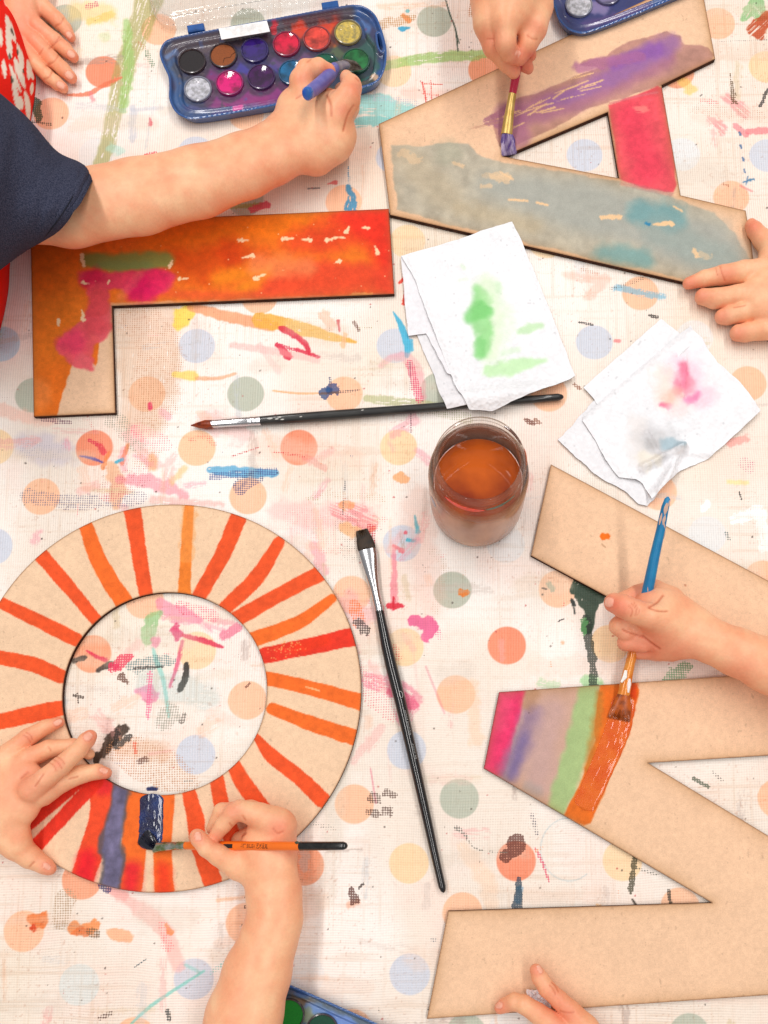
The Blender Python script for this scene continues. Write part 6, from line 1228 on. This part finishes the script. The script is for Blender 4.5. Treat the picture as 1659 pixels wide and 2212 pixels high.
arm.palm = [[(-150, 350, 58, 80, .6), (-20, 410, 52, 76, .6), (80, 446, 48, 76, .62), (150, 452, 46, 78, .7), (300, 425, 43, 76, .72), (430, 393, 40, 70, .75), (530, 358, 36, 64, .74), (586, 334, 34, 60, .72), (640, 300, 32, 68, .62), (672, 270, 31, 72, .58)],
            [(650, 240, 32, 54, .62), (700, 250, 30, 52, .66), (716, 300, 26, 46, .8), (680, 330, 26, 46, .8)], [(722, 240, 33, 38, .8), (728, 290, 24, 36, .9)]]
arm.fingers = [FG([(660, 215, 38, 34, .8), (652, 180, 44, 26), (662, 156, 46, 22), (690, 148, 44, 18), (712, 153, 40, 13)], .004), FG([(722, 250, 38, 36, .8), (752, 212, 44, 26), (759, 188, 43, 22), (749, 170, 40, 15)], .004),
               FG([(735, 250, 26, 30), (752, 228, 22, 24), (740, 200, 18, 18)], .004), FG([(738, 290, 22, 30), (740, 270, 14, 24)], .005)]
skin_mesh([h1, arm], childA, creases=[([(118, 58), (131, 50), (137, 40)], 1.8, .35), ([(106, 105), (118, 95), (128, 80)], 1.8, .35), ([(120, 92), (132, 84)], 1.4, .2), ([(100, 142), (116, 133), (126, 120)], 1.8, .35), ([(94, 172), (106, 166), (114, 152)], 1.8, .3), ([(85, 118), (93, 104)], 1.6, .2),
    ([(700, 158), (712, 160), (722, 155)], 1.6, .3), ([(765, 228), (752, 248), (742, 282)], 2.4, .7), ([(706, 206), (714, 226), (716, 250)], 2.6, .5), ([(664, 134), (672, 128)], 1.6, .25), ([(768, 168), (776, 176)], 1.6, .25), ([(640, 212), (652, 205)], 2, .3), ([(700, 196), (722, 190)], 2, .3)],  # crease between the finger bases is also tinted as web shadow
    nails=[(149, 75, -52, 8, 6.5, 2), (153, 117, -42, 9, 7.5, 2), (149, 162, -44, 9.5, 8, 2), (131, 184, -38, 9, 7.5, 2)], red=[(160, 122, 16, .35), (156, 168, 16, .35), (153, 80, 14, .35), (137, 190, 14, .35), (712, 152, 18, .4), (655, 165, 20, .25), (765, 190, 24, .3), (60, 60, 60, .3), (740, 240, 16, .3)])
# sleeve
def garment(name, secs, m_, parent, n=72, folds=.0015, seed=4, caps=(False, False), colf=None):
    """secs: ((u0,v0),(u1,v1), zc mm, half height mm) rings across the limb"""
    S_ = []
    for k_, (a_, b2, zc, hh) in enumerate(secs):
        A = Wm(a_[0], a_[1], zc); B = Wm(b2[0], b2[1], zc); cu, cv_ = (a_[0] + b2[0]) / 2, (a_[1] + b2[1]) / 2; bl = (16, 12, 8, 0)[min(k_, 3)]
        S_.append(np.r_[(A + B) / 2, (A - B) / 2, Wm(cu + bl, cv_ + bl * .6, zc + hh) - Wm(cu, cv_, zc)])
    S_ = catmull(np.array(S_), 12); a = np.arange(n) * 2 * math.pi / n; V = []
    for i, q in enumerate(S_):
        ring = q[:3] + np.cos(a)[:, None] * q[3:6] + np.sin(a)[:, None] * q[6:9]
        nn = fbm(a * 1.6 + 20, np.full(n, i * .09), seed, 3) * .5 + fbm(a * 4 + 20, np.full(n, i * .25 + 5), seed + 2, 3) * .5 - .5; nn = nn * np.minimum(1, np.minimum(a, 2 * math.pi - a) * 2)
        dirv = np.cos(a)[:, None] * q[3:6] / np.linalg.norm(q[3:6]) + np.sin(a)[:, None] * np.array([0, 0, 1.]); ring = ring + dirv * (nn * folds * 2 * min(1, .3 + i * .06))[:, None]; V.append(ring)
    m = MB(); k = len(V); f = []
    for i in range(k - 1):
        for j in range(n): jj = (j + 1) % n; f.append((i * n + j, i * n + jj, (i + 1) * n + jj, (i + 1) * n + j))
    m.add(np.vstack(V), f); o = m.build(name, m_); adopt(parent, o)
    sd = o.modifiers.new('thickness', 'SOLIDIFY'); sd.thickness = .0012; sd.offset = -1; return o
M_navy = mat('navy_cotton', (42, 46, 64), .95, spec=.1, c2=(70, 72, 90), vscale=1200, bump=(700, .5, .0006))
slv = [((194, 382), (97, 509), 50, 33), ((189, 368), (86, 518), 51, 35), ((172, 354), (70, 528), 53, 37), ((121, 329), (42, 545), 58, 40), ((62, 262), (0, 578), 66, 44), ((0, 206), (-60, 620), 74, 56), ((-70, 150), (-150, 660), 84, 66), ((-170, 90), (-260, 680), 96, 76)]
garment('sleeve', slv, M_navy, childA, folds=.0028)
for (t0_, t1_) in ((.0, .0),):
    hem = [((186.5, 379), (93.5, 507), 52.3, 24.9), ((182, 366), (84, 514), 53.4, 26.9)]
sm = MB()
for off in (.17, .24):
    A0, B0, z0, h0 = slv[1]; A1, B1_, z1, h1_ = slv[2]
    A = Wm(A0[0] + (A1[0] - A0[0]) * off * 3, A0[1] + (A1[1] - A0[1]) * off * 3, z0); B = Wm(B0[0] + (B1_[0] - B0[0]) * off * 3, B0[1] + (B1_[1] - B0[1]) * off * 3, z0)
    c = (A + B) / 2; U = (A - B) / 2 * 1.02; ring = []; cu, cv_ = [(A0[i_] + B0[i_]) / 2 + (A1[i_] + B1_[i_] - A0[i_] - B0[i_]) / 2 * off * 3 for i_ in (0, 1)]; Vq = Wm(cu + 13, cv_ + 8, z0 + h0 + 2.2) - Wm(cu, cv_, z0)
    for q in np.linspace(.1, math.pi - .1, 60): ring.append(c + math.cos(q) * U + math.sin(q) * Vq)
    ring = np.array(ring); T = np.gradient(ring, axis=0)
    L = []
    for p, t in zip(ring, T): t = t / np.linalg.norm(t); u_ = np.cross(t, (.6, .5, .1)); u_ /= np.linalg.norm(u_); v_ = np.cross(u_, t); L.append((p, u_ * .0004, v_ * .0004))
    sm.loft(L, 6)
adopt(childA, sm.build('hem_stitching', mat('navy_thread', (20, 22, 36), .9)))
# red patterned apron hanging over the child's front
def apron():
    edge = catmull(np.array([(8, -60), (18, 0), (38, 36), (54, 88), (70, 146), (76, 174), (72, 215), (66, 250), (58, 300), (46, 380), (36, 450), (28, 520), (20, 566), (16, 627), (4, 690), (-16, 760)], float), 14)
    m_ = 70; n = len(edge); V = []
    for i, (eu, ev) in enumerate(edge):
        for j in range(m_):
            t = j / (m_ - 1); z = 1.5 + 72 * math.sin(t * math.pi / 2) ** .75 + 3 * math.sin(i * .11 + t * 3) * t; u_ = eu - 190 * math.sin(t * math.pi / 2) * t ** .6; V.append(Wm(u_, ev, z))
    V = np.array(V); f = [(i * m_ + j, i * m_ + j + 1, (i + 1) * m_ + j + 1, (i + 1) * m_ + j) for i in range(n - 1) for j in range(m_ - 1)]
    u, v = apparent(V); col = np.empty((len(V), 3)); col[:] = np.array(C8(236, 34, 22))
    def leaf(pts, w, c):
        P = catmull(np.array(pts, float), 6); k = len(P); best = np.full(len(V), 1e9)
        for q in range(k - 1):
            e = P[q + 1] - P[q]; t = np.clip(((u - P[q][0]) * e[0] + (v - P[q][1]) * e[1]) / (e @ e + 1e-9), 0, 1); tt = (q + t) / (k - 1); ww = w * np.sin(np.pi * np.clip(tt, 0.03, .97)) ** .7
            best = np.minimum(best, np.hypot(u - P[q][0] - t * e[0], v - P[q][1] - t * e[1]) - ww)
        mm = sstep(.8, -.8, best)[:, None]; col[:] = col * (1 - mm) + np.array(c) / 255 * mm
    wht = (238, 224, 208); dk = (70, 66, 52)
    for p, w in [([(10, -4), (13, 14)], 4), ([(12, 34), (20, 62), (32, 92)], 7), ([(14, 52), (18, 92), (24, 118)], 6), ([(16, 96), (22, 132)], 5), ([(36, 96), (44, 128), (46, 158)], 6), ([(30, 126), (40, 156), (52, 190)], 7), ([(20, 140), (30, 170), (44, 200)], 5), ([(58, 130), (62, 150), (60, 172)], 6), ([(64, 152), (70, 172)], 4), ([(52, 196), (58, 226), (60, 262)], 6), ([(26, 172), (34, 212), (40, 246)], 6), ([(42, 208), (46, 236)], 5), ([(68, 178), (66, 204)], 4), ([(-2, 60), (2, 100)], 5), ([(6, 130), (10, 170)], 5)]: leaf(p, w, wht)
    for p, w in [([(22, 60), (28, 78)], 2), ([(36, 108), (37, 120)], 2), ([(19, 118), (22, 130)], 2.4), ([(23, 166), (25, 180)], 3), ([(48, 150), (50, 160)], 1.6)]: leaf(p, w, dk)
    rgba = np.ones((len(V), 4)); rgba[:, :3] = lin(col)
    o = raw_mesh('apron', V, f, attr_mat('red_cotton', rough=.85, spec=.15, speck=.05, sscale=900, bump=(500, .3, .0005)), None, True, attrs={'col': rgba}); adopt(childA, o)
    sd = o.modifiers.new('thickness', 'SOLIDIFY'); sd.thickness = .0015; sd.offset = 0
apron()

# ---- child painting the ring
childB = thing('person', tuple(W(300, 2300, 0))); tag(childB, 'bare armed child steadying the letter O and painting it with the orange brush', 'child')
hb = Skin(); hb.palm = [[(-420, 1770, 60, 76, .85), (-190, 1740, 34, 60, .8), (-90, 1745, 28, 56, .74), (-20, 1742, 22, 66, .52), (24, 1728, 20, 66, .46)], [(0, 1780, 18, 56, .5), (30, 1800, 17, 34, .6)], [(30, 1690, 20, 44, .5), (100, 1700, 18, 28, .6)], [(20, 1660, 18, 36, .5), (50, 1680, 20, 40, .5)]]
hb.fingers = [FG([(-6, 1645, 16, 26), (26, 1622, 15, 21), (62, 1592, 13, 18.5), (100, 1570, 10, 15.5), (127, 1560, 8, 11.5, .85)]), FG([(26, 1668, 15, 26), (62, 1638, 14, 22), (106, 1617, 12, 19), (158, 1610, 9, 15), (192, 1629, 7, 12)]),
              FG([(70, 1706, 26, 28), (98, 1682, 30, 22), (131, 1655, 29, 20.5), (168, 1622, 25, 18), (188, 1598, 21, 16.5), (195, 1590, 20, 14, .85)], .006), FG([(90, 1712, 19, 30), (132, 1690, 18, 22), (176, 1672, 14, 20), (210, 1667, 11, 17), (228, 1670, 9, 13)]),
              FG([(0, 1790, 18, 44, .7), (36, 1828, 14, 30), (66, 1852, 10, 24), (96, 1870, 8, 18, .9), (106, 1876, 7, 15, .9)], .008)]
rb = Skin(.0011); rb.palm = [[(410, 2640, 62, 98, .85), (500, 2330, 44, 90, .8), (528, 2194, 40, 80, .8), (556, 2100, 36, 71, .76), (580, 2030, 33, 60, .74), (594, 1985, 31, 57, .72), (592, 1930, 28, 57, .7), (582, 1880, 24, 56, .62), (578, 1835, 22, 56, .56), (584, 1792, 22, 48, .6)], [(560, 1872, 18, 42, .65), (530, 1866, 18, 30, .65)], [(596, 1840, 20, 44, .8), (598, 1790, 22, 38, .8)]]
rb.fingers = [FG([(604, 1782, 26, 34, .9), (560, 1762, 30, 28), (518, 1750, 33, 22), (504, 1756, 33, 21), (482, 1782, 30, 18), (464, 1808, 27, 14)], .006), FG([(590, 1775, 16, 34), (540, 1752, 18, 24), (480, 1752, 16, 18), (460, 1790, 13, 14)], .004),
              FG([(560, 1876, 18, 38, .7), (513, 1870, 22, 30, .8), (474, 1848, 28, 23), (448, 1832, 32, 20), (430, 1812, 32, 17.5), (426, 1806, 31, 16)], .008), FG([(600, 1800, 14, 34), (560, 1800, 11, 26), (520, 1815, 9, 20)], .004)]
skin_mesh([hb, rb], childB, creases=[([(108, 1648), (116, 1654), (122, 1666)], 1.5, .3), ([(114, 1640), (124, 1646), (134, 1660)], 1.5, .35), ([(122, 1634), (132, 1640), (140, 1650)], 1.5, .3), ([(50, 1588), (60, 1594), (66, 1604)], 1.8, .3), ([(56, 1582), (66, 1588), (70, 1598)], 1.4, .2), ([(104, 1612), (110, 1622)], 1.5, .25),
    ([(76, 1698), (82, 1690), (94, 1672)], 2, .5), ([(46, 1680), (60, 1668)], 3, .3), ([(64, 1872), (74, 1862)], 2, .4), ([(150, 1682), (168, 1678)], 2, .3), ([(590, 1790), (600, 1800), (612, 1796)], 2, .35), ([(524, 1762), (530, 1772)], 2, .4), ([(496, 1778), (506, 1790)], 1.8, .3), ([(522, 1806), (530, 1800)], 2, .8)],
    nails=[(125, 1561, 25, 9, 6.5, 4), (190, 1591, 50, 9.5, 8.5, 10), (224, 1664, -20, 9, 6, 5), (428, 1807, 105, 9.5, 7.5, 20), (101, 1871, -30, 9, 6, 5)], red=[(196, 1590, 18, .4), (128, 1560, 16, .4), (228, 1672, 18, .4), (104, 1876, 22, .35), (60, 1690, 50, .22), (428, 1810, 20, .35), (600, 1790, 26, .3), (465, 1808, 16, .3), (125, 1650, 14, .3), (505, 1752, 22, .25), (60, 1595, 16, .25), (640, 1830, 30, .25)])

# ---- child with the blue brush
childC = thing('person', tuple(W(1800, 1500, 0))); tag(childC, 'bare right arm and fist of a child gripping the blue brush over the letter N', 'child')
cc_ = Skin(.0011); cc_.palm = [[(2180, 1650, 66, 84, .85), (1900, 1535, 46, 74, .82), (1780, 1490, 42, 66, .82), (1662, 1438, 38, 58, .82), (1590, 1408, 35, 50, .82), (1534, 1384, 33, 46, .8), (1490, 1360, 32, 52, .7), (1448, 1340, 32, 60, .62), (1420, 1325, 32, 56, .66)], [(1440, 1304, 23, 38, .7), (1412, 1290, 20, 32, .6)], [(1470, 1385, 26, 40, .8), (1430, 1390, 22, 32, .9)]]
cc_.fingers = [FG([(1440, 1338, 40, 40, .8), (1405, 1332, 46, 28), (1371, 1321, 49, 26), (1345, 1309, 48, 24.5), (1326, 1302, 45, 21.5)], .008), FG([(1440, 1300, 24, 34, .8), (1412, 1278, 22, 25, .8), (1378, 1284, 20, 21, .8), (1346, 1296, 20, 18, .8)], .006),
                FG([(1440, 1360, 28, 34), (1400, 1348, 30, 26), (1352, 1340, 30, 22), (1336, 1352, 29, 20), (1352, 1368, 29, 18), (1376, 1366, 28, 16)], .004), FG([(1440, 1380, 24, 34), (1400, 1376, 25, 26), (1362, 1378, 24, 22), (1352, 1388, 24, 18), (1390, 1394, 25, 16)], .004),
                FG([(1450, 1400, 18, 30), (1420, 1404, 16, 24), (1386, 1404, 14, 19), (1380, 1408, 14, 16), (1405, 1410, 15, 14)], .004)]
skin_mesh([cc_], childC, creases=[([(1358, 1308), (1366, 1318), (1362, 1332)], 1.6, .35), ([(1364, 1304), (1374, 1316), (1372, 1330)], 1.6, .35), ([(1370, 1302), (1380, 1318), (1378, 1328)], 1.3, .25), ([(1402, 1312), (1420, 1300), (1432, 1286)], 2.2, .9), ([(1404, 1314), (1424, 1320), (1442, 1320)], 2, .7), ([(1388, 1374), (1404, 1388), (1424, 1402)], 2.5, 1.2), ([(1345, 1360), (1370, 1370), (1388, 1376)], 2, .8)],
    nails=[(1316, 1301, 170, 9, 11, 30)], red=[(1320, 1305, 24, .5), (1345, 1318, 20, .3), (1345, 1395, 40, .3), (1400, 1395, 40, .35), (1385, 1275, 40, .3), (1600, 1450, 40, .15), (1470, 1430, 50, .25)])

# ---- child at the letter A: right hand with the crimson brush, left hand holding the foot of the A
childD = thing('person', tuple(W(1400, -200, 0))); tag(childD, 'child holding the foot of the letter A and painting it with the crimson brush', 'child')
hd = Skin(); hd.palm = [[(1090, -420, 120, 78, .85), (1094, -250, 98, 66, .85), (1100, -130, 80, 70, .78), (1104, -50, 72, 80, .7), (1100, 0, 66, 68, .7)], [(1060, -20, 66, 46, .8), (1062, 40, 62, 36, .85)]]
hd.fingers = [FG([(1056, 0, 62, 36), (1052, 50, 60, 28), (1066, 96, 52, 24), (1092, 130, 42, 19), (1110, 152, 36, 15)], .006), FG([(1088, 0, 68, 34), (1092, 50, 68, 26), (1092, 92, 61, 23), (1100, 112, 54, 18), (1112, 122, 48, 15)], .006),
              FG([(1160, -50, 66, 40), (1168, 14, 62, 27), (1158, 60, 58, 24), (1140, 94, 53, 21), (1123, 120, 48, 17.5)], .006), FG([(1120, 60, 46, 24), (1122, 110, 38, 18), (1134, 138, 33, 14), (1142, 147, 31, 11)], .003), FG([(1130, 60, 46, 22), (1140, 100, 42, 14), (1148, 118, 39, 11)], .003)]
h2 = Skin(); h2.palm = [[(2180, 700, 62, 76, .85), (1960, 670, 42, 64, .8), (1810, 650, 30, 62, .72), (1730, 640, 22, 78, .55), (1692, 632, 18, 72, .48), (1670, 640, 16, 66, .46)], [(1700, 590, 18, 46, .6), (1672, 560, 16, 34, .7)]]
h2.fingers = [FG([(1680, 590, 16, 34, .8), (1640, 586, 15, 24.5), (1606, 588, 15, 23), (1560, 594, 12, 19.5), (1520, 602, 10, 16.5), (1487, 612, 8, 12.5, .9)]), FG([(1680, 630, 15, 34, .8), (1630, 632, 14, 24), (1590, 640, 13, 22), (1545, 645, 10.5, 20), (1518, 641, 8.5, 17, .9)]),
              FG([(1690, 670, 14, 32, .8), (1640, 672, 12, 22), (1600, 676, 11, 20.5), (1572, 682, 9, 18), (1560, 684, 8, 16, .9)]), FG([(1690, 705, 12, 30, .8), (1645, 712, 11, 21), (1612, 718, 9, 19), (1594, 719, 8, 17.5, .9)]),
              FG([(1700, 570, 16, 34), (1668, 540, 14, 24), (1646, 516, 11, 19), (1630, 497, 9, 16), (1622, 486, 8, 12.5)], .006)]
skin_mesh([hd, h2], childD, creases=[([(1556, 576), (1560, 592), (1566, 606)], 1.8, .3), ([(1546, 580), (1550, 594)], 1.4, .2), ([(1086, 118), (1094, 122), (1104, 120)], 1.6, .3), ([(1139, 76), (1150, 84), (1160, 84)], 1.8, .3), ([(1052, 84), (1066, 84)], 1.6, .2), ([(1585, 664), (1600, 662), (1610, 660)], 1.5, .3)],
    nails=[(1118, 116, -110, 8, 6, 44)], red=[(1486, 612, 20, .35), (1515, 640, 20, .3), (1558, 684, 20, .3), (1592, 720, 22, .3), (1624, 488, 20, .4), (1570, 592, 20, .3), (1110, 152, 20, .35), (1122, 118, 22, .4), (1142, 146, 14, .5), (1148, 120, 12, .5), (1060, 90, 30, .25), (1160, 60, 24, .25)])

# ---- hand at the bottom edge
childE = thing('person', tuple(W(1260, 2300, 0))); tag(childE, 'hand reaching from the bottom edge and pinching the lowest bar of the letter N', 'child')
he = Skin(); he.palm = [[(1420, 2760, 62, 84, .85), (1330, 2520, 42, 66, .8), (1290, 2390, 32, 66, .75), (1262, 2300, 24, 66, .6), (1240, 2258, 20, 52, .6)]]
he.fingers = [FG([(1290, 2270, 22, 42), (1262, 2222, 20, 32), (1232, 2184, 19, 23), (1208, 2160, 19, 19.5), (1182, 2136, 19, 19), (1166, 2112, 18, 17.5), (1158, 2096, 17, 14)], .006), FG([(1240, 2262, 18, 42), (1204, 2222, 18, 30), (1160, 2188, 19, 22), (1132, 2170, 18, 20), (1112, 2164, 15, 18.5), (1090, 2172, 11, 15), (1080, 2178, 10, 12.5)], .006)]
skin_mesh([he], childE, creases=[([(1192, 2122), (1200, 2130), (1206, 2142)], 1.6, .35), ([(1188, 2128), (1196, 2138), (1200, 2148)], 1.5, .3), ([(1210, 2184), (1224, 2188), (1240, 2186)], 2, .4)],
    nails=[(1166, 2094, 116, 9, 5, 10), (1077, 2171, 150, 8.5, 8, 8)], red=[(1158, 2096, 18, .35), (1078, 2176, 20, .4), (1200, 2150, 30, .2), (1220, 2195, 26, .3)])
def crumple():
    r_ = np.random.default_rng(8); m_ = 26; V = []
    for i in range(m_):
        for j in range(m_):
            u_ = 1138 + 52 * i / (m_ - 1) + r_.normal(0, .8); v_ = 2138 + 52 * j / (m_ - 1) + r_.normal(0, .8); V.append((u_, v_))
    V = np.array(V); zz = 5 + 7 * np.abs(fbm(V[:, 0] * .11, V[:, 1] * .11, 5, 4) - .5) * 2 + 1.2 * r_.uniform(0, 1, len(V)); V = np.array([Wm(a_, b_, c_) for (a_, b_), c_ in zip(V, zz)])
    f = [(i * m_ + j, (i + 1) * m_ + j, (i + 1) * m_ + j + 1, i * m_ + j + 1) for i in range(m_ - 1) for j in range(m_ - 1)]
    o = raw_mesh('tissue', V, f, mat('tissue_paper', (246, 242, 244), .5, spec=.4), None, False); sd = o.modifiers.new('thickness', 'SOLIDIFY'); sd.thickness = .0004
    tag(o, 'small crumpled white tissue between the thumb and finger at the bottom edge', 'tissue')
crumple()
